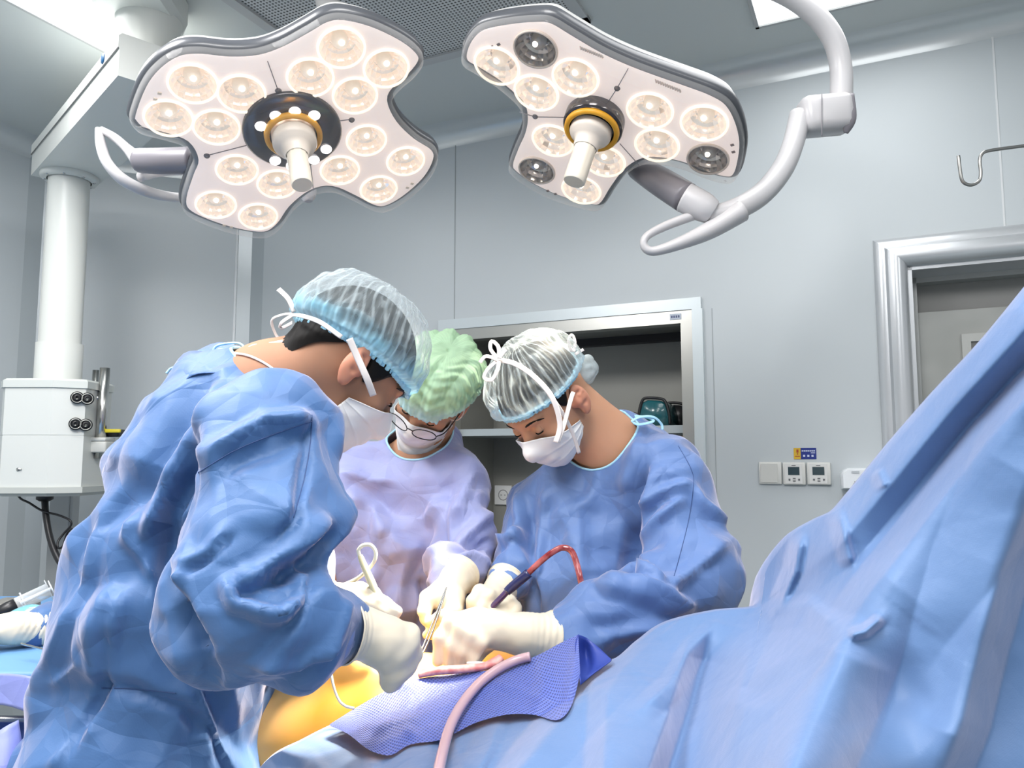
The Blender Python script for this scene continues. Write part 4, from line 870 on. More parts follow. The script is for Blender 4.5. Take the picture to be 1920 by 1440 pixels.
def cap_mesh(name, H, prims, parent, m, s=1.0, back=.02, low=None, hem_m=None, seed=3, puff=.012, gathers=34, th0=1.72, tilt=(.0, -.5), rib=None, dens=(.25, .5), tint0=.72):
    """bouffant cap: a gathered sheet over the cranium; low(phi) gives the hem's polar angle"""
    c, r, f, u = H; ax = nrm(u + f * tilt[0] + f * tilt[1]); fr = nrm(f - ax * np.dot(f, ax)); rr = np.cross(fr, ax)
    o = c + u * .03 * s - f * .012 * s; n, mth = 100, 340; G = np.zeros((n, mth, 3)); dn = np.zeros((n, mth))
    ph = np.linspace(0, 2 * math.pi, mth, endpoint=False); tl = np.array([low(p) for p in ph])
    for i in range(n):
        t = i / (n - 1); th = tl * t + .02; G[i] = ax * np.cos(th)[:, None] + (fr * np.cos(ph)[:, None] + rr * np.sin(ph)[:, None]) * np.sin(th)[:, None]
    base = sheet(prims, o, G, 0.0); rad = np.linalg.norm(base - o, axis=2); T = np.linspace(0, 1, n)[:, None]
    rs = np.random.RandomState(seed); g1 = np.zeros((1, mth)); wv = np.zeros((n, mth))
    fl = base.reshape(-1, 3)
    puffp = puff * (np.sin(T * math.pi * .96) ** .6 * .6 + .55) * (1 - np.clip((T - .93) / .07, 0, 1) * .75)
    gath = np.sin(ph[None] * gathers + 3 * wavy(fl, seed, 6).reshape(n, mth)) * .5 + .5 * np.sin(ph[None] * gathers * 1.7 + 2 * wavy(fl, seed + 1, 9).reshape(n, mth))
    cr = ridged(fl, seed + 2, 22, 5, .6).reshape(n, mth); cr2 = ridged(fl, seed + 4, 45, 5, .6).reshape(n, mth)
    disp = puffp * s + (gath * .0022 * np.clip(T * 1.6 - .4, 0, 1) + cr * .0022 + cr2 * .0011) * s
    if rib is not None: disp = disp + rib(ph[None] + 0 * T, T + 0 * ph[None], base) * s
    D = nrm_rows((base - o).reshape(-1, 3)).reshape(G.shape); X = base + D * disp[..., None]
    V, F = grid_mesh(X, True); V = np.vstack([V, (X[0].mean(0))[None]]); k = len(V) - 1; F = list(F) + [(k, (j + 1) % mth, j) for j in range(mth)]
    co = fixn(mk(name, V, F, m, parent)); wp_ = wavy(fl, seed + 6, 7).reshape(n, mth)
    l1 = np.abs(np.cos(ph[None] * 17 + 1.6 * wp_ + .9 * wavy(fl, seed + 7, 16).reshape(n, mth))) ** 14; l2 = np.abs(np.cos(ph[None] * 31 + 2.4 * wp_)) ** 10; l3 = np.clip(cr2, 0, 1) ** 3
    den = np.clip(dens[0] + dens[1] * (l1 + .4 * l2 + .5 * l3 + .4 * np.clip(cr, 0, 1) ** 4) + .6 * np.clip((T - .80) / .12, 0, 1), 0, 1); set_dens(co, np.r_[den.ravel(), dens[0]])
    a_ = co.data.attributes.new('tint', 'FLOAT', 'POINT'); tn = np.clip((T - tint0) / .16, 0, 1) * (.75 + .25 * cr) + 0 * ph[None]; a_.data.foreach_set('value', np.clip(np.r_[tn.ravel(), 0], 0, 1).astype(np.float32))
    # hem band
    last = X[-1]; wob = .0018 * s * np.sin(ph * 70)[:, None]; cen = last.mean(0); out = nrm_rows(last - cen); rings = []
    for dz, dr in ((-.004, .0), (-.003, .004), (.006, .0045), (.010, .002), (.006, -.001), (-.004, .0)): rings.append(last + ax * dz * s + out * (dr * s + wob))
    V, F = grid_mesh(np.array(rings), True); fixn(mk('hem', V, F, hem_m or m, co)); return co, X
def mask_mesh(name, H, prims, parent, s=1.0, x=.062, top=-.012, bot=-.105, off=.008, m=None, flare=0.0, ang=1.2, ext=0):
    c, r, f, u = H; o = c + (f * -.02 + u * -.045) * s; nu, nv = 60, 40; G = np.zeros((nv, nu, 3)); Tt = np.zeros((nv, nu))
    for j in range(nv):
        v = j / (nv - 1)
        for i in range(nu):
            q = i / (nu - 1) * 2 - 1; a = q * ang; zt = top + .030 * (1 - abs(q)) ** 1.0 * (1 if abs(q) < 1 else 0) - .016 * abs(q) ** 2; zb = bot + .035 * q * q; z = (zt + (zb - zt) * v + .045)
            G[j, i] = r * math.sin(a) * .1 + f * math.cos(a) * .1 + u * z * (1.0) * (.100 / .105)
            Tt[j, i] = v
    X = sheet(prims, o, G, off * s); X0 = X.copy()
    for _ in range(60):
        A = X.copy(); A[1:-1, 1:-1] = (X[:-2, 1:-1] + X[2:, 1:-1] + X[1:-1, :-2] + X[1:-1, 2:]) / 4; A[0, 1:-1] = .5 * X[0, 1:-1] + .25 * (X[0, :-2] + X[0, 2:]); A[-1, 1:-1] = .5 * X[-1, 1:-1] + .25 * (X[-1, :-2] + X[-1, 2:]); dn_ = ((A - X0) * nrm_rows((X0 - o).reshape(-1, 3)).reshape(X0.shape)).sum(-1, keepdims=True); X = A + np.clip(-dn_, 0, 1) * nrm_rows((X0 - o).reshape(-1, 3)).reshape(X0.shape) * .85
    N = grid_normals(X)
    if np.mean((N * (X - o)).sum(-1)) < 0: N = -N
    qq = np.abs(np.linspace(-1, 1, nu))[None]; ple = -.0018 * np.abs(np.sin(Tt * math.pi * 3)) ** .5 + .006 * np.sin(Tt * math.pi) * (1 - qq ** 2) + flare * Tt ** 3
    X = X + N * (ple * s)[..., None] + N * (.0009 * ridged(X.reshape(-1, 3), 5, 30).reshape(nv, nu))[..., None]
    if ext:
        dn = nrm(-u * .55 + f * .12 + np.array((0, 0, -.6))); k_ = (1 - qq[0] ** 2 * .75)[:, None]; cen = X[-1].mean(0); rows = [X[-1] + dn * ext * s * i / 8 * k_ + (cen - X[-1]) * (.02 * i) + nrm(f) * (.0025 * math.sin(i * .8)) for i in range(1, 9)]; X = np.vstack([X, np.array(rows)])
    V, F = thicken(*grid_mesh(X), .0016); o_ = fixn(mk(name, V, F, m or m_mask, parent)); return o_, X, N
def ear_loop(X, i, j, target, w=.006, m=None, name='mask_tie', parent=None, mid=None):
    a = X[j, i]; pts = [a] + ([mid] if mid is not None else []) + [target]; b = B(); b.tube(pts, w / 2, 8, .25); return b.build(name, m or m_tie, parent)
# ---------------------------------------------------------------- hands
def hand(name, wrist, palm, fingers, parent, cuff=None, h=.0028, k=.008, m=None, wr=.030, extra=(), cuff_r=.038, wrinkles=10):
    """wrist, palm centre; fingers: list of [(point, radius), ...] chains that start inside the palm"""
    p = [('c', wrist, palm, wr, wr * 1.02, .02)] + list(extra)
    for ch in fingers:
        for (a, ra), (b_, rb) in zip(ch, ch[1:]): p.append(('c', a, b_, ra, rb, k))
    if cuff is not None: p.insert(0, ('c', wrist, cuff, wr, cuff_r, .02))
    V, F = surf_net(p, h, pad=.015)
    if cuff is not None: ax = nrm(np.array(cuff) - np.array(wrist)); V, F = ball_pick(V, F, (V - np.array(cuff)) @ ax < .002)
    V = smooth_mesh(V, F, 2); N = vnormals(V, F); d = .0005 * ridged(V, 7, 30, 4, .5)
    if cuff is not None:
        s = (V - np.array(wrist)) @ ax; L = np.linalg.norm(np.array(cuff) - np.array(wrist)); w = np.clip(s / L + .3, 0, 1); d = d + w * .0018 * (1 - 2 * np.abs((s / .011 + .6 * wavy(V, 3, 9)) % 1 - .5) * 2 * .6)
        d = d + np.where(s > L - .006, .0018, 0)
    V = V + N * d[:, None]; V = smooth_mesh(V, F, 1, .3); o = mk(name, V, F, m or m_glove, parent)
    if cuff is not None: rim_trim(V, F, o, 'glove_rim', m or m_glove, .0015, o)
    return o

from mathutils.bvhtree import BVHTree
def seam_line(X, F, pl, parent, m, rad=.0008, name='seam'):
    """a stitched line lying on the cloth where the photo shows it"""
    bv = BVHTree.FromPolygons([tuple(v) for v in X], [tuple(int(i) for i in f) for f in F]); out = []
    for x, y in spl([(a, b_) for a, b_ in pl], 12):
        r = nrm(ray(x, y)); h = bv.ray_cast(Vector(CAMP), Vector(r))
        if h[0] is not None: out.append(np.array(h[0]) - r * rad * .6)
    if len(out) > 3: b = B(); b.tube(np.array(out), rad, 6, sub=1); return b.build(name, m, parent)
m_seam = mat('seam_thread', (0.03, 0.07, 0.20), .6)
# ================================================================ the surgeon on the left
J = P
def body_mesh(name, fine, rest, m, root, h=.0042, hc=.014):
    V, F = surf_net(fine, h); V = smooth_mesh(V, F, 2); V2, F2 = surf_net(rest, hc); V2 = smooth_mesh(V2, F2, 1)
    return mk(name, np.vstack([V, V2]), np.vstack([F, F2 + len(V)]), m, root)
m_bcap = sheer('cap_blue_sheer', (0.58, 0.66, 0.69), .09, .92, (0.36, 0.68, 0.84)); m_bhem = mat('cap_hem_blue', (0.36, 0.66, 0.80), .7)
H1 = head_frame(J(650, 688, 1.36), (.60, .42, -.68), (.50, .22, .84))
hp1, L1, R1 = head_prims(H1, 1.08)
S1 = thing('person', 'surgeon in blue gown seen from the side, bending over the table on the left', 'person', (J(300, 1440, 1.35)[0], 1.35, 0.0), 'surgeons around the operating table')
neck1 = J(505, 735, 1.36)
sh_n, el_n, wr_n = J(505, 835, 1.20), J(445, 1120, 1.10), J(660, 1180, 1.13)
sh_f, el_f, wr_f = J(545, 830, 1.50), J(545, 1080, 1.50), J(628, 1140, 1.42)
nk1 = [('c', L1(0, -.03, -.03), neck1, .062, .066, .03), ('c', neck1, J(440, 800, 1.37), .085, .10, .06)]
bp = [('c', neck1, J(420, 860, 1.37), .075, .10, .06), ('c', J(420, 880, 1.37), J(270, 1420, 1.38), .10, .13, .05),
      ('c', neck1, sh_n, .05, .05, .05), ('c', neck1, sh_f, .05, .05, .05), ('c', sh_n, el_n, .05, .042, .03), ('c', el_n, wr_n, .042, .030, .02), ('c', sh_f, el_f, .05, .042, .03), ('c', el_f, wr_f, .042, .030, .02),
      ('c', J(270, 1430, 1.34), J(255, 1430, 1.34) * [1, 1, 0] + [0, -.06, .08], .10, .055, .03), ('c', J(270, 1430, 1.44), J(265, 1430, 1.44) * [1, 1, 0] + [0, .06, .08], .10, .055, .03)]
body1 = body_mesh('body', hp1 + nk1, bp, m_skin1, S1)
ear_mesh(H1, 1, 1.12, body1); 
# gown
g1 = [('c', J(420, 880, 1.37), J(325, 1130, 1.36), .155, .158, .06), ('c', J(325, 1130, 1.36), J(290, 1460, 1.36), .158, .190, .08), ('c', J(275, 1460, 1.36), J(240, 1460, 1.36) * [1, 1, 0] + [0, 0, .45], .195, .25, .08),
      ('c', J(440, 770, 1.37), J(415, 880, 1.37), .095, .15, .06), ('c', J(412, 705, 1.40), J(440, 740, 1.37), .050, .08, .05),
      ('c', J(455, 780, 1.34), sh_n, .085, .088, .06), ('c', J(330, 880, 1.40), J(395, 735, 1.42), .10, .065, .05),
      ('c', sh_n, J(500, 980, 1.13), .096, .100, .05), ('c', J(500, 980, 1.13), J(455, 1130, 1.09), .100, .104, .04), ('c', J(455, 1130, 1.09), J(560, 1185, 1.09), .100, .080, .03), ('c', J(560, 1185, 1.09), J(640, 1186, 1.12), .076, .047, .02),
      ('c', sh_f, el_f, .085, .068, .06), ('c', el_f, J(596, 1130, 1.44), .066, .046, .03), ('c', J(440, 1200, 1.46), J(440, 1470, 1.42), .06, .07, .06)]
nk = J(520, 690, 1.36)
cut1 = lambda V: (np.linalg.norm(V - J(505, 700, 1.36), axis=1) < .075)
fo1 = [  # picture-space courses of the garment's creases: polyline, width, height (m), second width
    ([(345, 665), (250, 790), (190, 900), (120, 1120)], 26, .008, 14),
    ([(400, 690), (330, 800), (280, 900), (220, 1010)], 30, -.010, 18), ([(420, 700), (350, 830), (300, 920)], 26, .007, 16),
    ([(600, 790), (500, 790), (420, 850), (385, 900)], 34, .014, 18), ([(585, 815), (480, 840), (400, 880)], 20, -.008, 26),
    ([(380, 800), (370, 870), (330, 960), (310, 1060), (312, 1120)], 30, -.020, 16), ([(340, 860), (300, 960), (265, 1030)], 26, .010, 16),
    ([(585, 780), (575, 900), (555, 980), (500, 1040)], 20, -.008, 10), ([(635, 960), (560, 1020), (480, 1080), (430, 1100)], 40, .014, 22),
    ([(625, 990), (590, 1045), (545, 1075), (500, 1100)], 26, -.010, 20), ([(420, 1080), (440, 1130), (520, 1150), (555, 1130)], 24, .014, 12), ([(545, 1050), (560, 1080), (555, 1130), (525, 1150)], 16, .008, 14),
    ([(430, 990), (400, 1030), (350, 1060), (330, 1110)], 18, .008, 10), ([(440, 1000), (380, 1050), (330, 1080)], 18, -.007, 12),
    ([(310, 1090), (330, 1180), (365, 1240), (400, 1330), (430, 1440)], 26, -.020, 40), ([(360, 1240), (385, 1330), (440, 1450)], 10, .012, 30),
    ([(230, 1100), (195, 1200), (185, 1290)], 60, .016, 30), ([(190, 1290), (250, 1300), (340, 1330), (390, 1380)], 14, -.008, 26), ([(185, 1330), (130, 1400), (100, 1450)], 12, .006, 30),
    ([(230, 1090), (205, 1180), (190, 1290), (120, 1440)], 16, -.010, 14), ([(150, 1200), (160, 1240), (100, 1290)], 14, .006, 10),
    ([(300, 1100), (245, 1010), (255, 930)], 20, .008, 20), ([(240, 880), (190, 1000), (150, 1100), (120, 1200), (60, 1380)], 22, .008, 12),
    ([(600, 1100), (560, 1180), (500, 1250)], 30, .008, 30), ([(470, 1240), (560, 1250), (640, 1200)], 20, .007, 20), ([(650, 1120), (630, 1180), (600, 1250)], 14, .006, 20)]
gw1, X1, F1 = gown('surgical_gown', g1, .0062, S1, fo1, m_gown, noise=.013, fk=1.9, grow=1.07, it=80, cut=cut1, seed=4, bend=.1)
# cap, hair, mask
def low1(p):     # hem angle: 0 = front
    c_ = math.cos(p); return 1.52 + .10 * c_ - .0 * math.sin(p) ** 2
cap1, CX1 = cap_mesh('surgical_cap', H1, hp1, S1, m_bcap, 1.10, low=lambda p: 1.70 + .08 * math.cos(p), hem_m=m_bhem, seed=3, puff=.030, tilt=(0, -.30), dens=(.16, .42))
def hair_mesh(H, prims, parent, low, s=1.0, off=.004, tilt=0, name='hair', seed=2):
    c, r, f, u = H; ax = nrm(u + f * tilt); fr = nrm(f - ax * np.dot(f, ax)); rr = np.cross(fr, ax); o = c + u * .03 * s - f * .012 * s; n, mt = 40, 120; G = np.zeros((n, mt, 3)); ph = np.linspace(0, 2 * math.pi, mt, endpoint=False); tl = np.array([low(p) for p in ph])
    for i in range(n): th = tl * i / (n - 1) + .01; G[i] = ax * np.cos(th)[:, None] + (fr * np.cos(ph)[:, None] + rr * np.sin(ph)[:, None]) * np.sin(th)[:, None]
    X = sheet(prims, o, G, off * s); D = nrm_rows((X - o).reshape(-1, 3)).reshape(G.shape); e = np.clip((1 - np.linspace(0, 1, n)) * 12, 0, 1)[:, None]; X = X + D * ((-.005 * (1 - e) + .0012 * np.sin(ph[None] * 50 + 9 * np.linspace(0, 1, n)[:, None]) * e) * s)[..., None]
    V, F = grid_mesh(X, True); return fixn(mk(name, V, F, m_hair, parent))
def gauss(p, c, w): d = (p - c + math.pi) % (2 * math.pi) - math.pi; return math.exp(-(d / w) ** 2)
hair_mesh(H1, hp1 + nk1[:1], S1, lambda p: 1.45 + 1.05 * gauss(p, math.pi, 1.05) + .62 * gauss(p, 1.15, .26) + .62 * gauss(p, -1.15, .26) + .1 * gauss(p, 2.1, .3), 1.08, off=.008)
mk1, MX1, MN1 = mask_mesh('face_mask', H1, hp1, S1, 1.08, flare=.010, ang=1.0, top=-.034, bot=-.112, ext=.03)


seam_line(X1, F1, [(585, 778), (582, 830), (570, 900), (550, 970)], gw1, m_seam); seam_line(X1, F1, [(372, 886), (440, 845), (520, 812), (585, 790)], gw1, m_seam); seam_line(X1, F1, [(190, 1290), (250, 1292), (330, 1300)], gw1, m_seam)
# ---- S1 collar, strings, hand
def flap(name, rows, m, parent, th=.0015, sub=5):
    G = np.array([spl(px3(r), sub) for r in rows]); G = np.array([spl(G[:, j], 4) for j in range(G.shape[1])]).transpose(1, 0, 2)
    V, F = thicken(*grid_mesh(G), th); return fixn(mk(name, V, F, m, parent))
flap('collar', [[(300, 735, 1.36), (345, 664, 1.36), (400, 664, 1.34), (455, 672, 1.34), (490, 690, 1.33), (530, 725, 1.31)], [(300, 790, 1.28), (350, 712, 1.27), (405, 700, 1.27), (450, 708, 1.27), (490, 728, 1.26), (520, 765, 1.25)]], m_gown, gw1)
def tie(pts, w=.006, m=None, parent=None, name='tie', up=(0, -1, .3)): b = B(); V, F = ribbon(px3(pts), w, .0012, up); b.add(V, F); return b.build(name, m or m_tie, parent)
tie([(700, 742, 1.235), (688, 710, 1.22), (668, 665, 1.215), (655, 635, 1.21)], .011, parent=mk1, name='mask_tie')
tie([(640, 632, 1.222), (600, 604, 1.225), (565, 592, 1.25), (548, 590, 1.29)], .008, parent=mk1, name='mask_tie')
tie([(604, 790, 1.25), (560, 735, 1.27), (510, 690, 1.27), (470, 668, 1.28), (440, 662, 1.30)], .004, parent=mk1, name='mask_tie')
tie([(640, 800, 1.25), (600, 792, 1.25), (575, 780, 1.25)], .006, parent=mk1, name='mask_tie')
tie([(536, 640, 1.30), (500, 658, 1.30), (475, 670, 1.31), (462, 660, 1.32), (480, 650, 1.31), (530, 640, 1.30)], .006, parent=mk1, name='mask_tie')
tie([(552, 585, 1.30), (540, 560, 1.30), (522, 542, 1.31)], .009, parent=mk1, name='tie_end'); tie([(550, 588, 1.30), (530, 590, 1.31), (510, 600, 1.32), (516, 625, 1.33), (530, 645, 1.33)], .005, parent=mk1, name='tie_end')
tie([(550, 590, 1.30), (528, 605, 1.30), (528, 615, 1.31), (548, 605, 1.30)], .007, parent=mk1, name='tie_end')
for pl in ([(440, 664, 1.33), (415, 655, 1.34), (400, 660, 1.35), (408, 648, 1.35), (440, 643, 1.34), (455, 648, 1.33), (458, 662, 1.33)], [(312, 700, 1.37), (322, 690, 1.37), (340, 690, 1.36)]): b = B(); b.tube(px3(pl), .0022, 6); b.build('neck_string', m_btie, gw1)
b = B(); b.tube(px3([(458, 664, 1.31), (470, 650, 1.31), (486, 648, 1.31), (496, 660, 1.31), (500, 668, 1.31)]), .0025, 6); b.build('neck_string', m_tie, gw1)
# eyebrow side, temple of the hidden face
pA = J(560, 1190, 1.10)
fg = lambda pts, r: [(J(*p), rr) for p, rr in zip(pts, r)]
h1 = hand('right_glove', J(668, 1183, 1.145), J(718, 1200, 1.165), [
    fg([(715, 1190, 1.16), (764, 1192, 1.185), (774, 1226, 1.205), (752, 1262, 1.215)], [.024, .0165, .0125, .010]),
    fg([(715, 1205, 1.155), (757, 1212, 1.175), (760, 1250, 1.19), (741, 1282, 1.20)], [.024, .0165, .0125, .010]),
    fg([(710, 1215, 1.16), (742, 1228, 1.165), (746, 1262, 1.175), (734, 1286, 1.18)], [.022, .0155, .012, .0095]),
    fg([(705, 1220, 1.165), (724, 1240, 1.165), (730, 1264, 1.175), (724, 1280, 1.18)], [.020, .013, .010, .0085]),
    fg([(690, 1180, 1.18), (728, 1190, 1.235), (752, 1222, 1.255)], [.018, .013, .010])], S1, cuff=J(644, 1183, 1.128), wr=.034, cuff_r=.0445, k=.014)
b = B(); V, F = tube_mesh([J(622, 1183, 1.117), J(640, 1184, 1.127), J(652, 1184, 1.132)], [.050, .042, .036], 28, 1, None, False); b.add(V, F); b.build('sleeve_cuff', m_cuff, gw1)
h2 = hand('left_glove', J(630, 1132, 1.43), J(664, 1126, 1.42), [
    fg([(662, 1118, 1.42), (697, 1118, 1.40), (722, 1132, 1.385), (745, 1146, 1.38)], [.020, .0115, .0105, .0095]),
    fg([(662, 1126, 1.41), (694, 1132, 1.385), (716, 1146, 1.38), (738, 1158, 1.38)], [.020, .0115, .0105, .0095]),
    fg([(660, 1132, 1.40), (688, 1144, 1.385), (704, 1158, 1.39), (690, 1166, 1.40)], [.019, .0115, .010, .009]),
    fg([(655, 1138, 1.40), (672, 1152, 1.385), (682, 1164, 1.39), (668, 1170, 1.40)], [.017, .0105, .0095, .0085]),
    fg([(650, 1116, 1.43), (675, 1104, 1.41), (700, 1112, 1.395), (712, 1124, 1.385)], [.016, .0115, .0105, .009])], S1, cuff=J(606, 1124, 1.44), wr=.031, cuff_r=.036)

# ================================================================ the surgeon in the middle, with glasses
H2 = head_frame(J(813, 738, 1.86), (-.36, -.60, -.71), (.34, -.62, .70)); hp2, L2, R2 = head_prims(H2, 1.0)
S2 = thing('person', 'surgeon wearing black glasses and a greenish cap, facing us between two others', 'person', (J(770, 1400, 1.95)[0], 1.95, 0), 'surgeons around the operating table')
nb2 = J(800, 850, 1.98); s2l, e2l, w2l = J(856, 905, 1.92), J(868, 1035, 1.80), J(838, 1100, 1.62); s2r, e2r, w2r = J(660, 905, 1.95), J(610, 1060, 1.85), J(600, 1120, 1.7)
body2 = body_mesh('body', hp2 + [('c', L2(0, -.03, -.03), nb2, .056, .062, .03)], [('c', nb2, J(770, 950, 2.0), .07, .11, .05), ('c', J(770, 950, 2.0), J(760, 1300, 2.02), .09, .11, .05), ('c', nb2, s2l, .05, .036, .03), ('c', nb2, s2r, .06, .05, .04), ('c', s2l, e2l, .034, .030, .02), ('c', e2l, w2l, .030, .027, .02), ('c', s2r, e2r, .045, .038, .02), ('c', e2r, w2r, .036, .028, .02),
     ('c', J(760, 1300, 2.02) + [-.1, 0, 0], J(760, 1300, 2.02) * [1, 1, 0] + [-.1, 0, .08], .085, .05, .03), ('c', J(760, 1300, 2.02) + [.1, 0, 0], J(760, 1300, 2.02) * [1, 1, 0] + [.1, 0, .08], .085, .05, .03)], m_skin, S2)
g2 = [('c', J(770, 930, 2.0), J(750, 1080, 1.97), .135, .150, .06), ('c', J(750, 1080, 1.97), J(745, 1400, 1.97), .150, .19, .08), ('c', J(745, 1400, 1.97), J(745, 1400, 1.97) * [1, 1, 0] + [0, 0, .4], .19, .24, .08),
      ('c', nb2, J(770, 930, 2.0), .075, .12, .05), ('c', nb2, s2l, .07, .070, .05), ('c', nb2, s2r, .07, .082, .05),
      ('c', s2l, e2l, .072, .070, .04), ('c', e2l, J(862, 1068, 1.72), .068, .055, .02), ('c', J(862, 1068, 1.72), w2l, .053, .042, .02), ('c', s2r, e2r, .085, .08, .04)]
cut2 = lambda V: (np.linalg.norm(V - J(785, 812, 1.92), axis=1) < .078)
fo2 = [([(850, 870), (838, 940), (820, 1010), (785, 1070), (760, 1100)], 24, -.009, 14), ([(640, 920), (700, 960), (760, 1040)], 40, .008, 20), ([(700, 930), (720, 1000), (700, 1060)], 26, .007, 12),
       ([(890, 880), (868, 930), (850, 970)], 12, .008, 14), ([(920, 960), (880, 1000), (840, 1030), (800, 1080)], 16, .012, 12), ([(925, 1010), (880, 1030), (850, 1045)], 10, -.009, 12), ([(850, 1050), (880, 1045), (910, 1060)], 10, .009, 12),
       ([(790, 1080), (800, 1120), (790, 1180)], 14, -.012, 10), ([(700, 1060), (700, 1120), (690, 1200)], 30, .010, 16), ([(640, 1100), (650, 1180)], 20, .008, 20), ([(760, 1060), (740, 1130), (750, 1240)], 16, .008, 24), ([(640, 880), (690, 900), (740, 900)], 16, .006, 12)]
gw2, X2, F2_ = gown('surgical_gown', g2, .0068, S2, fo2, m_gown2, noise=.012, fk=1.9, grow=1.06, it=70, cut=cut2, seed=14)
m_gcap = sheer('cap_green_sheer', (0.50, 0.72, 0.50), .72, .98, (0.62, 0.84, 0.86)); m_ghem = mat('cap_hem_aqua', (0.45, 0.75, 0.80), .7)
def rib2(ph, T, X):
    V = X.reshape(-1, 3); c, r, f, u = H2; x = ((V - c) @ r).reshape(ph.shape); y = ((V - c) @ (f * .7 - u * .7)).reshape(ph.shape); mk_ = np.clip(T * 3 - .2, 0, 1) * np.clip((.90 - T) * 8, 0, 1)
    return .0085 * np.abs(np.sin(x * 88 + .3 * np.sin(y * 60))) * mk_ + .0018 * np.sin(y * 330 + 2.2 * np.sin(x * 120) + wavy(V, 3, 12).reshape(ph.shape)) * mk_
cap2, CX2 = cap_mesh('surgical_cap', H2, hp2, S2, m_gcap, 1.0, low=lambda p: 1.52 + .10 * math.cos(p), hem_m=m_ghem, seed=8, puff=.028, tilt=(0, -.05), rib=rib2, dens=(.6, .4))
hair_mesh(H2, hp2, S2, lambda p: 1.3 + .6 * gauss(p, math.pi, .9), 1.0)
mk2, MX2, MN2 = mask_mesh('face_mask', H2, hp2, S2, 1.0, top=-.034, bot=-.112, ang=1.12, flare=.012, ext=.05)
ear_mesh(H2, 1, 1.0, body2); ear_mesh(H2, -1, 1.0, body2)
def eyes(H, s, L, R, body, open_=.35):
    for sd in (-1, 1):
        c = L(.031 * sd, .079, .006)
        b = B(); bm = bmesh.new(); bmesh.ops.create_uvsphere(bm, u_segments=20, v_segments=12, radius=.0115 * s); V = np.array([v.co[:] for v in bm.verts]); F = [tuple(v.index for v in f.verts) for f in bm.faces]; bm.free()
        e = mk('eye', V + c, F, mat('eye_white', (.75, .7, .66), .2), body)
        dv = nrm(R @ np.array((0, .75, -.66))); q = B(); q.lathe([(.0005, .0120 * s), (.0035 * s, .0117 * s), (.0055 * s, .0108 * s)], c, dv, 16); q.build('iris', mat('iris_dark', (.02, .012, .008), .15), e)
        # upper lid with lashes
        V = []; n1, n2 = 14, 7
        for i in range(n1):
            a = -1.15 + 2.3 * i / (n1 - 1)
            for j in range(n2):
                t = 1.25 - 1.55 * j / (n2 - 1) - .12 * (j / (n2 - 1)) * (1 - abs(a)); V.append(c + R @ (np.array((math.sin(a) * math.cos(t), math.cos(a) * math.cos(t), math.sin(t))) * .0128 * s))
        F = [(i * n2 + j, (i + 1) * n2 + j, (i + 1) * n2 + j + 1, i * n2 + j + 1) for i in range(n1 - 1) for j in range(n2 - 1)]; V, F = thicken(V, F, .0008); fixn(mk('eyelid', V, F, m_skin, body))
        lash = [c + R @ (np.array((math.sin(a) * .95, math.cos(a) * .95, -.30 - .1 * (1 - abs(a)))) * .0136 * s) for a in np.linspace(-1.0, 1.0, 7)]; q = B(); q.tube(lash, .0013 * s, 6); q.build('eyelashes', m_hair, body)
        br = [L(x * sd, y, z) for x, y, z in ((.014, .0935, .024), (.024, .0935, .029), (.036, .089, .031), (.047, .080, .028), (.053, .072, .023))]
        q = B(); q.tube(br, np.array([.003, .0036, .0036, .003, .0012]) * s, 8, .45); q.build('eyebrow', m_hair, body)
eyes(H2, 1.0, L2, R2, body2); eyes(H1, 1.08, L1, R1, body1)
# glasses
gl = B(); m_gl = mat('glasses_frame', (.02, .018, .018), .3, .5)
for sd in (-1, 1):
    pts = [L2(sd * (.034 + .027 * math.cos(a)) , .131 - .30 * (.034 + .027 * math.cos(a)), -.002 + .018 * math.sin(a) * (1 if abs(math.sin(a)) < .9 else .97)) for a in np.linspace(0, 2 * math.pi, 25)]
    gl.tube(pts, .0013, 8, sub=2)
gl.tube([L2(-.008, .1285, .002), L2(0, .131, .006), L2(.008, .1285, .002)], .0014, 8)
glo = gl.build('eyeglasses', m_gl, S2); glo['label'] = 'thin black-rimmed eyeglasses'
for sd in (-1, 1):
    pts = [L2(sd * (.034 + .026 * math.cos(a)), .130 - .30 * (.034 + .026 * math.cos(a)), -.002 + .017 * math.sin(a)) for a in np.linspace(0, 2 * math.pi, 25)[:-1]]; mk('lens', pts, [tuple(range(24))], clear('spectacle_lens', (1, .97, .95), .02, .06, .5), glo, smooth=False)
    q = B(); q.tube([L2(sd * .061, .111, .001), L2(sd * .074, .09, .004), L2(sd * .080, .03, .004), L2(sd * .082, -.005, .002)], .0014, 8); q.build('temple', m_gl, glo)
q = lambda: None
_a = MX2; 
b = B(); b.tube([MX2[2, 59], L2(-.074, .03, -.02), L2(-.082, -.012, .006)], .002, 6); b.build('mask_tie', m_tie, mk2)
b = B(); b.tube([MX2[2, 0], L2(-.074, .03, -.02) + R2 @ np.array((.148, 0, 0)), L2(.082, -.012, .006)], .002, 6); b.build('mask_tie', m_tie, mk2)
b = B(); b.tube([MX2[36, 59], L2(.072, .0, -.05), L2(.066, -.05, -.03)], .002, 6); b.build('mask_tie', m_tie, mk2)
fgl = fg
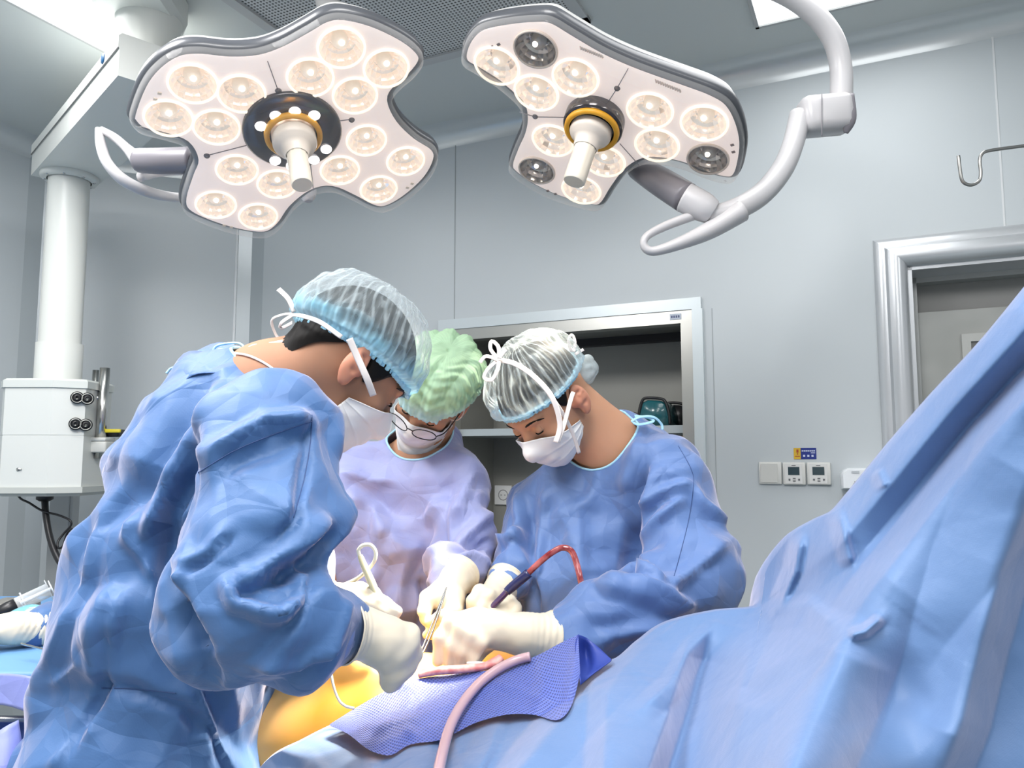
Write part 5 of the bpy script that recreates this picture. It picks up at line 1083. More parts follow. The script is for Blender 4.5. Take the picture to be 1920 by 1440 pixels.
h3 = hand('left_glove', J(850, 1092, 1.62), J(838, 1122, 1.585), [
    fg([(828, 1112, 1.59), (806, 1124, 1.57), (797, 1148, 1.555), (800, 1166, 1.55)], [.022, .0135, .0115, .0095]),
    fg([(845, 1120, 1.575), (852, 1146, 1.545), (826, 1156, 1.535), (806, 1166, 1.535)], [.024, .014, .0115, .0095]),
    fg([(850, 1125, 1.575), (856, 1164, 1.55), (828, 1176, 1.54), (806, 1184, 1.54)], [.022, .0135, .0115, .0095]),
    fg([(850, 1130, 1.58), (852, 1180, 1.565), (826, 1192, 1.555), (800, 1190, 1.55)], [.020, .0125, .0105, .009]),
    fg([(822, 1105, 1.60), (800, 1120, 1.60), (794, 1146, 1.58), (796, 1160, 1.56)], [.018, .014, .0115, .010])], S2, cuff=J(860, 1076, 1.655), wr=.031, cuff_r=.043)

# ================================================================ the surgeon on the right
H3 = head_frame(J(1026, 757, 1.70), (-.45, -.48, -.75), (-.52, -.42, .70)); hp3, L3, R3 = head_prims(H3, 1.04)
S3 = thing('person', 'surgeon with white mask ribbon bow on his cap, standing on the right, looking down', 'person', (J(1120, 1400, 1.8)[0], 1.8, 0), 'surgeons around the operating table')
nb3 = J(1145, 850, 1.80); s3l, e3l, w3l = J(1250, 910, 1.72), J(1302, 1075, 1.62), J(1045, 1192, 1.46); s3r, e3r, w3r = J(1005, 950, 1.86), J(978, 1060, 1.76), J(945, 1112, 1.66)
body3 = body_mesh('body', hp3 + [('c', L3(0, -.03, -.03), nb3, .060, .066, .03), ('c', nb3, J(1180, 900, 1.85), .075, .09, .05), ('c', L3(.0, -.05, -.01), J(1190, 850, 1.82), .05, .05, .03)], [('c', nb3, J(1130, 1000, 1.85), .07, .12, .05), ('c', J(1130, 1000, 1.85), J(1130, 1350, 1.85), .12, .12, .05), ('c', nb3, s3l, .055, .05, .04), ('c', nb3, s3r, .055, .05, .04), ('c', s3l, e3l, .048, .04, .02), ('c', e3l, w3l, .04, .028, .02), ('c', s3r, e3r, .045, .036, .02), ('c', e3r, w3r, .036, .028, .02),
     ('c', J(1130, 1350, 1.85) + [-.1, 0, 0], J(1130, 1350, 1.85) * [1, 1, 0] + [-.1, 0, .08], .09, .05, .03), ('c', J(1130, 1350, 1.85) + [.1, 0, 0], J(1130, 1350, 1.85) * [1, 1, 0] + [.1, 0, .08], .09, .05, .03)], m_skin, S3)
g3 = [('c', J(1130, 980, 1.84), J(1110, 1120, 1.80), .150, .155, .06), ('c', J(1110, 1120, 1.80), J(1110, 1400, 1.80), .155, .18, .08), ('c', J(1110, 1400, 1.80), J(1110, 1400, 1.80) * [1, 1, 0] + [0, 0, .4], .18, .24, .08),
      ('c', nb3, J(1130, 980, 1.84), .078, .13, .05), ('c', J(1195, 858, 1.82), s3l, .075, .088, .05), ('c', nb3, s3r, .07, .065, .05), ('c', J(1190, 858, 1.84), J(1130, 980, 1.84), .07, .12, .05),
      ('c', s3l, e3l, .092, .090, .05), ('c', e3l, J(1180, 1150, 1.52), .090, .082, .03), ('c', J(1180, 1150, 1.52), J(1060, 1190, 1.465), .078, .047, .02),
      ('c', s3r, e3r, .058, .052, .04), ('c', e3r, J(952, 1092, 1.68), .050, .040, .02)]
cut3 = lambda V: (np.linalg.norm(V - J(1120, 815, 1.76), axis=1) < .085)
fo3 = [([(1210, 870), (1195, 950), (1190, 1030), (1180, 1090)], 24, -.022, 12), ([(1200, 800), (1195, 880), (1170, 930)], 26, .008, 14), ([(1300, 905), (1240, 920), (1200, 950)], 14, .010, 20), ([(1290, 930), (1230, 980), (1200, 1020)], 20, .010, 12), ([(1180, 1050), (1210, 1080), (1230, 1090), (1195, 1050)], 12, .012, 14),
       ([(1310, 1140), (1240, 1110), (1180, 1095), (1120, 1100)], 14, .014, 24), ([(1370, 990), (1310, 940), (1300, 905)], 16, .008, 12), ([(1360, 1020), (1290, 1080), (1240, 1110)], 30, .010, 14), ([(1060, 1130), (1120, 1110), (1200, 1120), (1300, 1160)], 16, .010, 26), ([(1100, 1200), (1200, 1180), (1300, 1170)], 20, .009, 16),
       ([(1030, 900), (1020, 1000), (1000, 1100)], 24, .008, 14), ([(1080, 920), (1090, 1020), (1080, 1100)], 30, .006, 18), ([(930, 1000), (960, 1020), (985, 1000)], 14, .010, 10), ([(925, 1060), (960, 1060), (990, 1080)], 12, -.010, 10), ([(965, 920), (975, 980), (960, 1040)], 12, .010, 16), ([(1120, 880), (1100, 960)], 20, .006, 20), ([(1000, 960), (1000, 1060), (1010, 1150)], 20, -.012, 10)]
gw3, X3, F3_ = gown('surgical_gown', g3, .0068, S3, fo3, m_gown3, noise=.012, fk=1.9, grow=1.06, it=70, cut=cut3, seed=27)
cap3, CX3 = cap_mesh('surgical_cap', H3, hp3, S3, m_bcap, 1.04, low=lambda p: 1.52 + .02 * math.cos(p), hem_m=m_bhem, seed=21, puff=.032, tilt=(0, -.16), dens=(.02, .46), tint0=.88)
hair_mesh(H3, hp3, S3, lambda p: 1.40 + .75 * gauss(p, math.pi, .8) + .45 * gauss(p, 1.15, .22) + .45 * gauss(p, -1.15, .22), 1.04, off=.008)
mk3, MX3, MN3 = mask_mesh('face_mask', H3, hp3, S3, 1.04, top=-.034, bot=-.116, ang=1.12)
ear_mesh(H3, 1, 1.04, body3); ear_mesh(H3, -1, 1.08, body3)
eyes(H3, 1.04, L3, R3, body3)
# ribbon bow on the cap and the straps that hold the mask
tie([(1042, 830, 1.53), (1050, 795, 1.53), (1035, 745, 1.525), (1000, 705, 1.53), (965, 682, 1.545), (935, 675, 1.56)], .011, parent=mk3, name='mask_tie')
tie([(1086, 850, 1.60), (1075, 815, 1.58), (1055, 775, 1.555), (1035, 745, 1.53)], .008, parent=mk3, name='mask_tie')
tie([(1046, 830, 1.535), (1058, 795, 1.545), (1070, 750, 1.56), (1075, 735, 1.58)], .009, parent=mk3, name='mask_tie')
for pl in ([(935, 675, 1.55), (920, 655, 1.55), (922, 640, 1.555), (934, 650, 1.55), (936, 672, 1.548)], [(933, 676, 1.55), (915, 692, 1.545), (908, 708, 1.545), (922, 712, 1.54), (932, 695, 1.54), (935, 678, 1.545)], [(936, 672, 1.548), (948, 655, 1.55)], [(936, 676, 1.548), (912, 668, 1.55), (900, 680, 1.55)]): tie(pl, .008, parent=mk3, name='ribbon_bow')
tie([(1072, 660, 1.70), (1066, 640, 1.70), (1072, 628, 1.70), (1078, 640, 1.70), (1076, 660, 1.69)], .007, parent=mk3, name='tie_end'); tie([(1078, 665, 1.69), (1094, 655, 1.69)], .007, parent=mk3, name='tie_end')
# gathered tuft at the back of the cap
V, F = surf_net([('e', J(1102, 692, 1.74), (.020, .02, .030), None, .01), ('e', J(1090, 705, 1.73), (.022, .02, .025), None, .015)], .004, pad=.02); V = smooth_mesh(V, F, 1); N = vnormals(V, F); V = V + N * (.004 * ridged(V, 3, 28, 5, .6) + .003)[:, None]; tf = mk('cap_tuft', V, F, m_bcap, cap3); set_dens(tf, np.clip(.6 + .4 * ridged(V, 4, 40, 4), .4, 1))
tie([(1184, 790, 1.70), (1200, 782, 1.70), (1225, 782, 1.71), (1240, 795, 1.72), (1242, 806, 1.72)], .006, m_btie, gw3, 'neck_tie'); tie([(1184, 788, 1.70), (1196, 796, 1.70), (1225, 790, 1.71), (1215, 783, 1.71), (1190, 780, 1.70)], .006, m_btie, gw3, 'neck_tie')
h5 = hand('left_glove', J(985, 1190, 1.435), J(905, 1178, 1.42), [
    fg([(890, 1168, 1.42), (846, 1166, 1.405), (826, 1196, 1.395), (820, 1240, 1.395)], [.028, .0150, .0125, .0100]),
    fg([(890, 1178, 1.41), (866, 1180, 1.390), (848, 1212, 1.385), (843, 1243, 1.39)], [.028, .0150, .0120, .0100]),
    fg([(895, 1188, 1.405), (884, 1192, 1.385), (868, 1222, 1.385), (862, 1246, 1.39)], [.026, .0145, .0118, .0095]),
    fg([(905, 1195, 1.40), (900, 1206, 1.385), (886, 1232, 1.385), (880, 1248, 1.39)], [.022, .013, .0105, .009]),
    fg([(925, 1190, 1.43), (915, 1205, 1.45), (895, 1232, 1.44)], [.020, .015, .0115])], S3, cuff=J(1034, 1194, 1.455), wr=.034, cuff_r=.0445, k=.009)
h4 = hand('right_glove', J(938, 1108, 1.65), J(922, 1124, 1.60), [
    fg([(918, 1118, 1.60), (900, 1110, 1.575), (886, 1128, 1.56), (884, 1150, 1.56)], [.022, .0150, .0125, .0105]),
    fg([(925, 1122, 1.60), (915, 1118, 1.57), (902, 1142, 1.555), (905, 1160, 1.56)], [.022, .0145, .012, .0105]),
    fg([(930, 1128, 1.60), (922, 1142, 1.565), (930, 1158, 1.55), (948, 1160, 1.55)], [.020, .0135, .012, .0105]),
    fg([(938, 1130, 1.60), (944, 1146, 1.57), (955, 1156, 1.56), (966, 1152, 1.56)], [.018, .0125, .011, .010]),
    fg([(935, 1122, 1.62), (955, 1128, 1.59), (966, 1140, 1.57), (962, 1154, 1.56)], [.016, .013, .0125, .011])], S3, cuff=J(950, 1090, 1.68), wr=.031, cuff_r=.042)
b = B(); V, F = tube_mesh([J(1022, 1192, 1.453), J(1040, 1193, 1.46), J(1058, 1193, 1.467)], [.034, .040, .049], 28, 1, None, False); b.add(V, F); b.build('sleeve_cuff', m_cuff, gw3)

seam_line(X3, F3_, [(1272, 836), (1296, 880), (1300, 910), (1290, 980), (1264, 1080)], gw3, m_seam)
# ================================================================ patient, drapes, instruments
def tps(pts):
    pts = np.array(pts, float); xy = pts[:, :2] / 500; n = len(pts); r2 = ((xy[:, None] - xy[None]) ** 2).sum(-1); K = np.where(r2 > 0, .5 * r2 * np.log(r2 + 1e-20), 0) + np.eye(n) * 1e-3
    Pm = np.hstack([np.ones((n, 1)), xy]); A = np.block([[K, Pm], [Pm.T, np.zeros((3, 3))]]); w = np.linalg.solve(A, np.r_[pts[:, 2], 0, 0, 0])
    def f(q):
        q = np.array(q, float) / 500; sh = q.shape[:-1]; q = q.reshape(-1, 2); r2 = ((q[:, None] - xy[None]) ** 2).sum(-1); K = np.where(r2 > 0, .5 * r2 * np.log(r2 + 1e-20), 0)
        return (K @ w[:n] + w[n] + q @ w[n + 1:]).reshape(sh)
    return f
def Pv(xy, Y):
    u = (xy[..., 0] - 960) / FPX; v = (720 - xy[..., 1]) / FPX; c, s = math.cos(PITCH), math.sin(PITCH); dy = c - v * s; dz = s + v * c; t = Y / dy
    return np.stack([u * t, np.broadcast_to(Y, t.shape), CAM_Z + dz * t], -1)
Dp = tps([(480, 1470, 1.24), (500, 1400, 1.27), (620, 1362, 1.28), (700, 1320, 1.33), (870, 1275, 1.40), (1000, 1240, 1.42), (1085, 1215, 1.40), (620, 1460, 1.14), (700, 1420, 1.18), (800, 1380, 1.20), (760, 1480, 1.05), (900, 1350, 1.24), (900, 1460, 1.06), (1000, 1320, 1.26),
          (1150, 1240, 1.33), (1250, 1165, 1.36), (1340, 1145, 1.34), (1425, 1135, 1.30), (1490, 1000, 1.24), (1600, 925, 1.14), (1700, 805, 1.06), (1860, 635, .94), (1920, 565, .90), (2050, 430, .82), (1580, 1190, .98), (1480, 1440, .82), (1350, 1440, .98), (1150, 1450, .98), (1000, 1460, 1.02),
          (1200, 1330, 1.12), (1350, 1280, 1.14), (1450, 1250, 1.07), (1750, 1000, .99), (1920, 900, .93), (1920, 1150, .91), (1700, 1300, .93), (1920, 1440, .87), (1700, 1560, .85), (1400, 1600, .80), (1300, 1600, .88), (800, 1600, .98), (500, 1600, 1.12), (2100, 1000, .90), (2100, 1500, .86)])
fD = [([(1490, 1085), (1570, 1022), (1660, 915), (1780, 770), (1900, 640), (2020, 500)], 45, .026, 75), ([(1582, 1188), (1640, 1105), (1720, 1005), (1850, 835), (1960, 715), (2080, 590)], 170, .038, 48),
      ([(1596, 1150), (1582, 1190), (1550, 1270), (1515, 1350), (1460, 1480), (1430, 1580)], 130, .035, 120), ([(1425, 1150), (1515, 1130), (1575, 1180)], 40, .012, 20), ([(1588, 1192), (1622, 1184), (1655, 1156)], 16, .014, 16),
      ([(1338, 1166), (1322, 1235), (1298, 1320), (1254, 1450), (1225, 1580)], 38, -.042, 80), ([(1235, 1195), (1170, 1255), (1143, 1300), (1138, 1380), (1134, 1460), (1130, 1580)], 42, .036, 120), ([(1350, 1158), (1290, 1225), (1255, 1282), (1195, 1335)], 22, .015, 34),
      ([(1160, 1236), (1113, 1283), (1050, 1350), (973, 1445), (920, 1530)], 40, .032, 62), ([(1505, 1000), (1492, 1070), (1462, 1140)], 26, .016, 12), ([(1572, 955), (1585, 1010), (1600, 1065)], 26, .010, 12), ([(1645, 880), (1660, 915)], 20, .006, 12),
      ([(1740, 1500), (1800, 1350), (1835, 1200), (1875, 1060), (1930, 920), (2000, 780)], 62, .036, 130), ([(940, 1345), (925, 1390), (890, 1460)], 40, .012, 16), ([(830, 1385), (850, 1450)], 26, -.010, 20), ([(700, 1420), (690, 1480)], 20, .008, 20), ([(510, 1400), (580, 1420), (620, 1460)], 26, .008, 20),
      ([(1400, 1290), (1380, 1380), (1350, 1480)], 60, .014, 60)]
def drape_depth(xy):
    sh = xy.shape[:-1]; q = xy.reshape(-1, 2); D = Dp(q)
    for f in fD: D = D - 1.6 * crease(q, *f)
    W = np.c_[q / 500, np.zeros(len(q))]; D = D - .0022 * ridged(W, 51, 1.8, 3, .5) - .0006 * ridged(W, 55, 6, 4, .5)
    return D.reshape(sh)
top = spl([(440, 1520), (495, 1430), (560, 1392), (620, 1362), (700, 1326), (790, 1296), (870, 1280), (1000, 1246), (1090, 1226), (1150, 1240), (1200, 1202), (1250, 1168), (1340, 1146), (1424, 1136), (1432, 1100), (1440, 1062), (1484, 1004), (1530, 975), (1572, 955), (1602, 924), (1650, 866), (1700, 806), (1780, 716), (1860, 632), (1920, 562), (2020, 440), (2120, 330)], 14)
seg = np.r_[0, np.cumsum(np.linalg.norm(np.diff(top, axis=0), axis=1))]; nc = 430; s_ = np.linspace(0, seg[-1], nc); T2 = np.stack([np.interp(s_, seg, top[:, 0]), np.interp(s_, seg, top[:, 1])], 1)
Bt = np.stack([np.linspace(380, 2250, nc), np.full(nc, 1640)], 1); nr = 200; tt = np.linspace(0, 1, nr)[:, None, None] ** 1.15
XY = T2[None] * (1 - tt) + Bt[None] * tt; G = Pv(XY, drape_depth(XY))
# the cloth rolls over its crest and falls away behind; in front it hangs down
e0 = G[0]; back = []
for k in range(1, 9): back.append(e0 + np.array((0, 1, 0)) * (.02 * k) + np.array((0, 0, -1)) * (.0012 * k ** 2.6))
low = []
for k in range(1, 7): low.append(G[-1] + np.array((0, .005 * k, -.10 * k)))
G = np.vstack([np.array(back[::-1]), G, np.array(low)])
V, F = grid_mesh(G); F = np.array(F); V = smooth_mesh(V, F, 1, .3)
dr = fixn(mk('surgical_drape', V, F, m_drape)); tag(dr, 'large pale blue surgical drape falling in folds over the patient and rising on the right', 'drape')
# patient: belly under the lamps, painted with iodine
Q = J(690, 1400, 1.42)
pt = thing('person', 'patient lying on the table under blue drapes, only iodine-stained belly skin shows', 'person', (Q[0], Q[1], .8))
pp = [('c', J(440, 1420, 1.46), J(640, 1405, 1.46), .135, .15, .06), ('c', J(640, 1405, 1.46), J(900, 1405, 1.54), .15, .165, .08), ('c', J(900, 1405, 1.54), J(1300, 1400, 1.58), .165, .17, .08), ('e', J(735, 1330, 1.42), (.10, .10, .085), None, .08)]
pp = [p if p[0] == 'e' else p for p in pp]
V, F = surf_net(pp, .008); V = smooth_mesh(V, F, 2)
m_iod = mat('iodine_skin', (0.80, 0.42, 0.10), .35, spec=.5, sss=.1); vary(m_iod, (0.78, 0.36, 0.05), (0.86, 0.55, 0.22), 5)
mk('body', V, F, m_iod, pt)
# perforated mat over the drape
def matm():
    m = mat('perforated_mat', (0.075, 0.12, 0.46), .45, sheen=.3); nt = m.node_tree; bs = nt.nodes['Principled BSDF']; uv = nt.nodes.new('ShaderNodeUVMap'); mp = nt.nodes.new('ShaderNodeMapping'); mp.inputs['Rotation'].default_value = (0, 0, math.radians(42))
    vo = nt.nodes.new('ShaderNodeTexVoronoi'); vo.voronoi_dimensions = '2D'; vo.inputs['Scale'].default_value = 210; vo.inputs['Randomness'].default_value = 0.0
    r = nt.nodes.new('ShaderNodeValToRGB'); r.color_ramp.elements[0].position = .22; r.color_ramp.elements[1].position = .40; r.color_ramp.elements[0].color = (0.018, 0.03, 0.17, 1); r.color_ramp.elements[1].color = (0.085, 0.13, 0.45, 1)
    bp = nt.nodes.new('ShaderNodeBump'); bp.inputs['Strength'].default_value = .6; bp.inputs['Distance'].default_value = .002
    nt.links.new(uv.outputs[0], mp.inputs[0]); nt.links.new(mp.outputs[0], vo.inputs['Vector']); nt.links.new(vo.outputs['Distance'], r.inputs[0]); nt.links.new(r.outputs[0], bs.inputs['Base Color']); nt.links.new(vo.outputs['Distance'], bp.inputs['Height']); nt.links.new(bp.outputs[0], bs.inputs['Normal']); return m
te = spl([(618, 1358), (700, 1308), (770, 1276), (850, 1264), (930, 1254), (1000, 1232), (1050, 1206), (1084, 1190)], 16)
be = spl([(620, 1362), (652, 1376), (690, 1405), (722, 1416), (740, 1413), (770, 1396), (830, 1386), (890, 1356), (950, 1340), (1000, 1340), (1045, 1350), (1072, 1322), (1088, 1262)], 10)
def resamp(c, n): sg = np.r_[0, np.cumsum(np.linalg.norm(np.diff(c, axis=0), axis=1))]; q = np.linspace(0, sg[-1], n); return np.stack([np.interp(q, sg, c[:, 0]), np.interp(q, sg, c[:, 1])], 1)
nu, nv = 150, 56; A, Bm = resamp(te, nu), resamp(be, nu); w_ = np.linspace(0, 1, nv)[:, None, None]; XY = A[None] * (1 - w_) + Bm[None] * w_
Dm = tps([(618, 1358, 1.255), (700, 1308, 1.30), (850, 1262, 1.35), (1000, 1232, 1.34), (1084, 1190, 1.30), (722, 1416, 1.155), (830, 1386, 1.17), (950, 1340, 1.20), (1045, 1350, 1.17), (1088, 1262, 1.22), (850, 1320, 1.26), (960, 1290, 1.27), (1040, 1270, 1.25)])
Dd = np.minimum(Dm(XY), drape_depth(XY) - .012)
q = XY.reshape(-1, 2); fm = [([(660, 1370), (780, 1345), (900, 1290), (1000, 1262)], 22, .009, 20), ([(700, 1400), (760, 1370), (800, 1385)], 16, .006, 16), ([(1010, 1235), (1020, 1290), (1000, 1345)], 24, .008, 20), ([(780, 1280), (760, 1330), (700, 1380)], 20, .005, 24), ([(920, 1270), (990, 1300), (1050, 1320)], 18, .006, 22), ([(1084, 1195), (1076, 1250), (1060, 1330)], 14, .008, 14)]
for f in fm: Dd = Dd - crease(q, *f).reshape(Dd.shape)
G = Pv(XY, Dd); V, F = grid_mesh(G); UVc = np.stack(np.meshgrid(np.linspace(0, .44, nu), np.linspace(0, .13, nv)), -1).reshape(-1, 2)
pm = tag(fixn(mk('perforated_mat', V, F, matm())), 'dark royal blue dotted sheet lying across the drape below the incision', 'sheet')
ul = pm.data.uv_layers.new(name='UVMap'); li = np.empty(len(pm.data.loops), int); pm.data.loops.foreach_get('vertex_index', li); ul.data.foreach_set('uv', UVc[li].ravel())
m_matb = mat('mat_underside', (0.02, 0.045, 0.26), .5)
flap('turned_flap', [[(1083, 1190, 1.30), (1100, 1196, 1.31), (1122, 1214, 1.30), (1147, 1238, 1.27)], [(1078, 1215, 1.27), (1098, 1235, 1.31), (1118, 1248, 1.27), (1146, 1240, 1.265)], [(1088, 1285, 1.20), (1100, 1275, 1.22), (1116, 1262, 1.24), (1145, 1241, 1.26)]], m_matb, pm)
# tubes
def on_drape(px, py, lift=.012): return P(px, py, float(drape_depth(np.array([[px, py]], float))[0]) - lift)
def on_mat(px, py, lift): return P(px, py, min(float(Dm(np.array([[px, py]], float))[0]), float(drape_depth(np.array([[px, py]], float))[0]) - .012) - lift)
m_tube = mat('silicone_tube_pink', (0.50, 0.33, 0.36), .25, spec=.6, coat=.3)
b = B(); b.tube([on_drape(812, 1530, .05), on_drape(818, 1470, .05), on_drape(830, 1410, .05), on_mat(845, 1360, .03), on_mat(868, 1318, .028), on_mat(900, 1280, .026), on_mat(935, 1254, .022), on_mat(968, 1238, .018), on_mat(994, 1231, .016)], [.0078] * 9, 20)
tag(b.build('suction_tube', m_tube), 'pale pink thick tube curving over the dotted blue sheet', 'tube')
b = B(); b.tube(px3([(786, 1266, 1.345), (820, 1258, 1.34), (870, 1254, 1.34), (905, 1250, 1.345), (928, 1242, 1.355), (940, 1232, 1.36)]), [.006, .0085, .0085, .008, .0105, .008], 14, .8)
m_tis = mat('gauze_pink', (0.72, 0.28, 0.26), .4); vary(m_tis, (0.62, 0.18, 0.18), (0.82, 0.45, 0.40), 60)
tag(b.build('gauze_strip', m_tis), 'pink blood-tinged strip lying on the belly skin edge', 'gauze')
b = B(); b.tube(px3([(876, 1243, 1.375), (895, 1243, 1.37), (912, 1243, 1.375)]), [.004, .0055, .003], 12, .5); tag(b.build('swab', mat('swab_white', (.8, .8, .85), .6)), 'tiny white swab under the gloved fingertips', 'swab')
sk = thing('suction_cannula', 'dark handled suction cannula with a red blood-filled tube looping up', 'suction tube', J(925, 1136, 1.56))
b = B(); b.tube(px3([(905, 1152, 1.56), (925, 1136, 1.555), (952, 1108, 1.55)]), [.006, .0065, .0065], 14); b.build('clear_tip', mat('cannula_purple', (0.05, 0.03, 0.12), .12, coat=.6), sk)
b = B(); b.tube(px3([(950, 1110, 1.55), (962, 1099, 1.55), (992, 1074, 1.545)]), [.0085, .0095, .0095], 16); b.build('handle', mat('cannula_handle', (0.02, 0.025, 0.10), .25, coat=.3), sk)
b = B(); b.tube(px3([(986, 1079, 1.547), (1010, 1056, 1.54), (1035, 1036, 1.53), (1055, 1027, 1.525), (1072, 1034, 1.52), (1082, 1060, 1.51), (1089, 1090, 1.50), (1095, 1115, 1.51), (1100, 1140, 1.54)]), .0062, 16)
m_blood = mat('blood_filled_tube', (0.42, 0.035, 0.045), .12, coat=.6); vary(m_blood, (0.20, 0.01, 0.015), (0.50, 0.15, 0.15), 40); b.build('blood_tube', m_blood, sk)
fc = thing('forceps', 'long slim steel forceps held upright by the middle surgeon over the incision', 'forceps', J(786, 1240, 1.45))
for d in (0, 1):
    b = B(); b.tube(px3([(838, 1098, 1.54), (826 + d * 3, 1130, 1.53), (808 + d * 6, 1175, 1.51), (794 + d * 6, 1210, 1.49), (782 + d * 3, 1240, 1.46)]), [.002, .0032, .0032, .0030, .0015], 10, .6); b.build('prong', m_steel, fc)
cp = thing('cautery_pencil', 'cream cautery pencil standing up in the brightly lit gloved hand', 'pencil', J(705, 1115, 1.39))
b = B(); b.tube(px3([(675, 1042, 1.40), (684, 1064, 1.395), (700, 1100, 1.39), (712, 1132, 1.385)]), [.0045, .0062, .0068, .005], 14); b.build('barrel', mat('pencil_cream', (0.75, 0.70, 0.45), .35), cp)
b = B(); b.tube(px3([(675, 1044, 1.40), (672, 1032, 1.40), (680, 1023, 1.40), (694, 1022, 1.40), (704, 1034, 1.40), (702, 1052, 1.40), (688, 1070, 1.41), (668, 1086, 1.42), (640, 1098, 1.43), (612, 1104, 1.44), (590, 1104, 1.46)]), .0034, 10); b.build('cord', mat('cord_cream', (0.85, 0.83, 0.68), .35), cp)
b = B(); b.tube(px3([(772, 1195, 1.30), (777, 1215, 1.30), (774, 1240, 1.32), (752, 1268, 1.34)]), .0010, 6); tag(b.build('suture_thread', mat('suture', (.55, .35, .4), .4)), 'fine pink suture thread beside the left surgeon\'s near glove', 'thread')
b = B(); b.tube(px3([(620, 1256, 1.30), (625, 1285, 1.29), (635, 1312, 1.285), (648, 1324, 1.28), (664, 1328, 1.28)]), .0022, 8); tag(b.build('drain_line', mat('drain_white', (.85, .8, .7), .3)), 'thin white looped line lying on the yellow iodine skin', 'line')

# ================================================================ instrument table and helper's hand at the far left
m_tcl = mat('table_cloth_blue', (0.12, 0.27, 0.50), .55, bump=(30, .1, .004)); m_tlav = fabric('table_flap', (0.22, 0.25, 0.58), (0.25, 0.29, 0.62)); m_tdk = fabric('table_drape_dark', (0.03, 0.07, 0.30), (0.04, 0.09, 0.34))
tb = thing('instrument_table', 'blue-draped instrument table at the far left edge behind the surgeon', 'table', (-1.35, 1.85, 0))
zt = J(20, 1205, 1.75)[2]; b = B(); x0, x1, y0, y1 = -2.1, -.78, 1.52, 2.35
b.box(((x0 + x1) / 2, (y0 + y1) / 2, zt - .02), x1 - x0, y1 - y0, .036, None, .008); b.build('table_top', m_tcl, tb)
G = np.zeros((12, 60, 3))
for j in range(60):
    x = x0 + (x1 - x0) * j / 59
    for i in range(12): G[i, j] = (x, y0 - .008 - .012 * math.sin(x * 34) * i / 11 - .02 * i / 11, zt - .01 - .055 * i / 11 - .008 * math.sin(x * 21))
V, F = thicken(*grid_mesh(G), .002); fixn(mk('cloth_edge', V, F, m_tlav, tb))
b = B(); b.tube([(x0, y0 - .01, zt - .085), (x1, y0 - .01, zt - .085)], .006, 12, sub=1); b.build('table_rail', m_steel, tb)
G = np.zeros((10, 120, 3))
for j in range(120):
    x = x0 + (x1 - x0) * j / 119
    for i in range(10): G[i, j] = (x, y0 + .02 - .03 * i / 9 + .02 * abs(math.sin(x * 13)) * (i / 9 + .3), zt - .095 - .75 * i / 9)
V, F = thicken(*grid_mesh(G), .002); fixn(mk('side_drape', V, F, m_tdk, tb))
for sx in (x0 + .05, x1 - .05):
    for sy in (y0 + .08, y1 - .05): b = B(); b.tube([(sx, sy, 0), (sx, sy, zt - .04)], .014, 12, sub=1); b.build('leg', m_steel, tb)
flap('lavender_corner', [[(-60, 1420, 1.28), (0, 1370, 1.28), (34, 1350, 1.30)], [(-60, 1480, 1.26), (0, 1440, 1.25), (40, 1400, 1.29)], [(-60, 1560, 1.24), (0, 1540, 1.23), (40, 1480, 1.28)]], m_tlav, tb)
b = B(); b.tube([J(40, 1207, 1.60), J(60, 1212, 1.585), J(84, 1218, 1.57)], .0022, 8); tag(b.build('steel_probe', m_steel), 'thin dark steel rod lying on the blue instrument table', 'instrument')
# syringe
m_syr = clear('syringe_plastic', (.96, .98, .99), .1, .22, .75)
sy = thing('syringe', 'large clear plastic syringe with black stopper on the instrument table', 'syringe', J(50, 1135, 1.9))
sa, sb2 = J(14, 1142, 1.88), J(92, 1106, 1.93); ax = nrm(sb2 - sa); L = np.linalg.norm(sb2 - sa)
b = B(); b.lathe([(.017, .02), (.0175, L * .98), (.027, L * .98), (.027, L), (.017, L)], sa, ax, 28); b.build('barrel', m_syr, sy)
b = B(); b.lathe([(.021, L * .36), (.024, L * .36), (.024, L * .40), (.021, L * .40)], sa, ax, 28); b.build('collar', m_syr, sy)
b = B(); b.lathe([(.001, -.035), (.014, -.03), (.017, .0), (.017, .018), (.001, .02)], sa, ax, 24); b.build('stopper', m_dark, sy)
b = B(); b.lathe([(.001, L * .3), (.013, L * .3), (.013, L * .33), (.005, L * .34), (.005, L * 1.05), (.022, L * 1.06), (.022, L * 1.075), (.001, L * 1.08)], sa, ax, 24); b.build('plunger', mat('plunger_white', (.8, .82, .84), .3), sy)
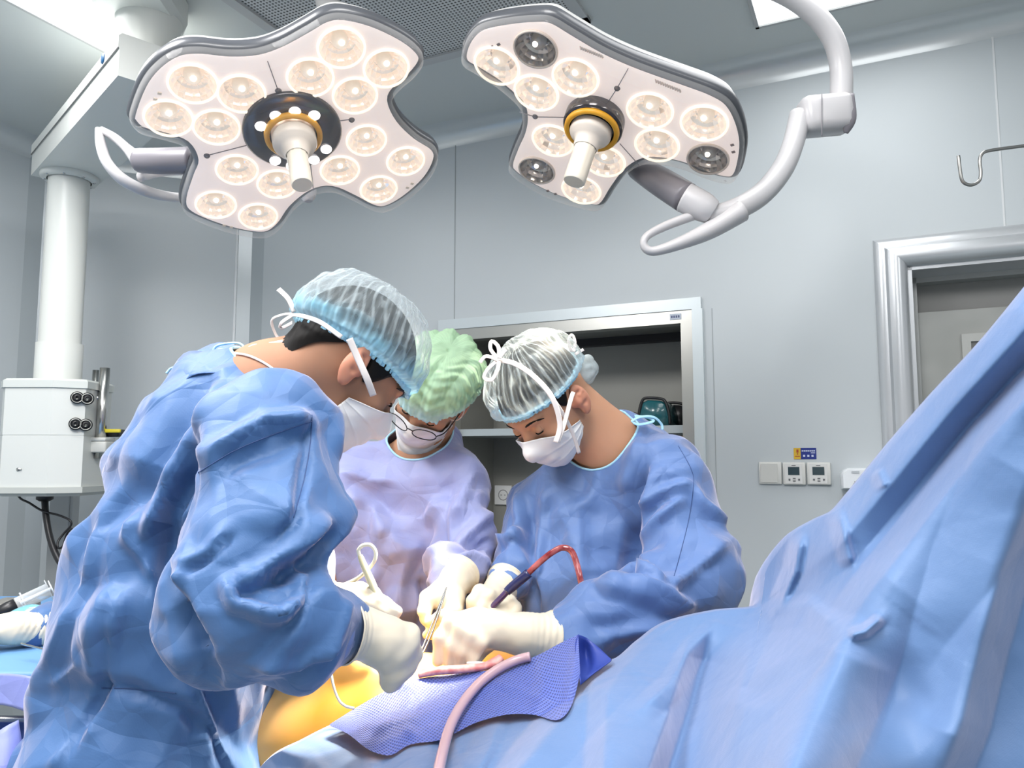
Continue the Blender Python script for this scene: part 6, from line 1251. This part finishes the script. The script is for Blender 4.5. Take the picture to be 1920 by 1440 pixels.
b = B(); b.box(J(50, 1152, 1.92) + [0, 0, -.012], .20, .12, .05, None, .012); b.box(J(20, 1148, 1.95), .10, .10, .06, None, .014); tag(b.build('kidney_dish', mat('dish_steel', (.35, .33, .30), .35, .7)), 'dull steel dish under the syringe on the instrument table', 'dish')
V, F = surf_net([('e', J(78, 1150, 1.80), (.06, .05, .022), None, .01)], .006, pad=.02); N = vnormals(V, F); V = V + N * (.008 * ridged(V, 2, 14, 5, .6))[:, None]; V = facet(V, F, .15, 8, 6); tag(mk('crinkled_packet', V, F, mat('packet_aqua', (0.16, 0.50, 0.62), .2, coat=.5)), 'crinkled turquoise plastic packet beside the syringe', 'packet')
S4 = thing('person', 'gloved forearm reaching in over the instrument table at the far left', 'person', J(40, 1200, 1.72))
wb4 = J(40, 1178, 1.70); b = B(); V, F = surf_net([('c', J(-20, 1176, 1.68), J(90, 1180, 1.74), .020, .022, .02), ('c', J(90, 1180, 1.74), J(185, 1140, 1.95), .022, .035, .03)], .008); body4 = mk('body', V, F, m_skin, S4)
hand('glove', J(28, 1178, 1.70), J(-22, 1180, 1.68), [
    fg([(-22, 1176, 1.68), (-55, 1172, 1.67), (-80, 1180, 1.66), (-95, 1192, 1.66)], [.022, .012, .011, .009]), fg([(-22, 1180, 1.67), (-60, 1182, 1.65), (-84, 1192, 1.64), (-96, 1204, 1.64)], [.022, .012, .011, .009]),
    fg([(-22, 1186, 1.66), (-58, 1192, 1.64), (-78, 1202, 1.63), (-86, 1212, 1.63)], [.02, .012, .010, .009]), fg([(-20, 1190, 1.66), (-48, 1200, 1.64), (-62, 1208, 1.64), (-70, 1216, 1.64)], [.018, .010, .009, .008]), fg([(-12, 1172, 1.70), (-34, 1164, 1.72), (-54, 1170, 1.73)], [.018, .012, .010])], S4, cuff=J(88, 1178, 1.745), wr=.030, cuff_r=.038)
G4 = [('c', J(72, 1178, 1.735), J(185, 1140, 1.95), .042, .062, .03), ('c', J(185, 1140, 1.95), J(240, 1040, 2.1), .062, .08, .03)]
V, F = surf_net(G4, .009); N = vnormals(V, F); V = facet(V + N * (.004 * ridged(V, 5, 14, 4))[:, None], F, .15, 6, 4); mk('sleeve', V, F, m_gown, S4)
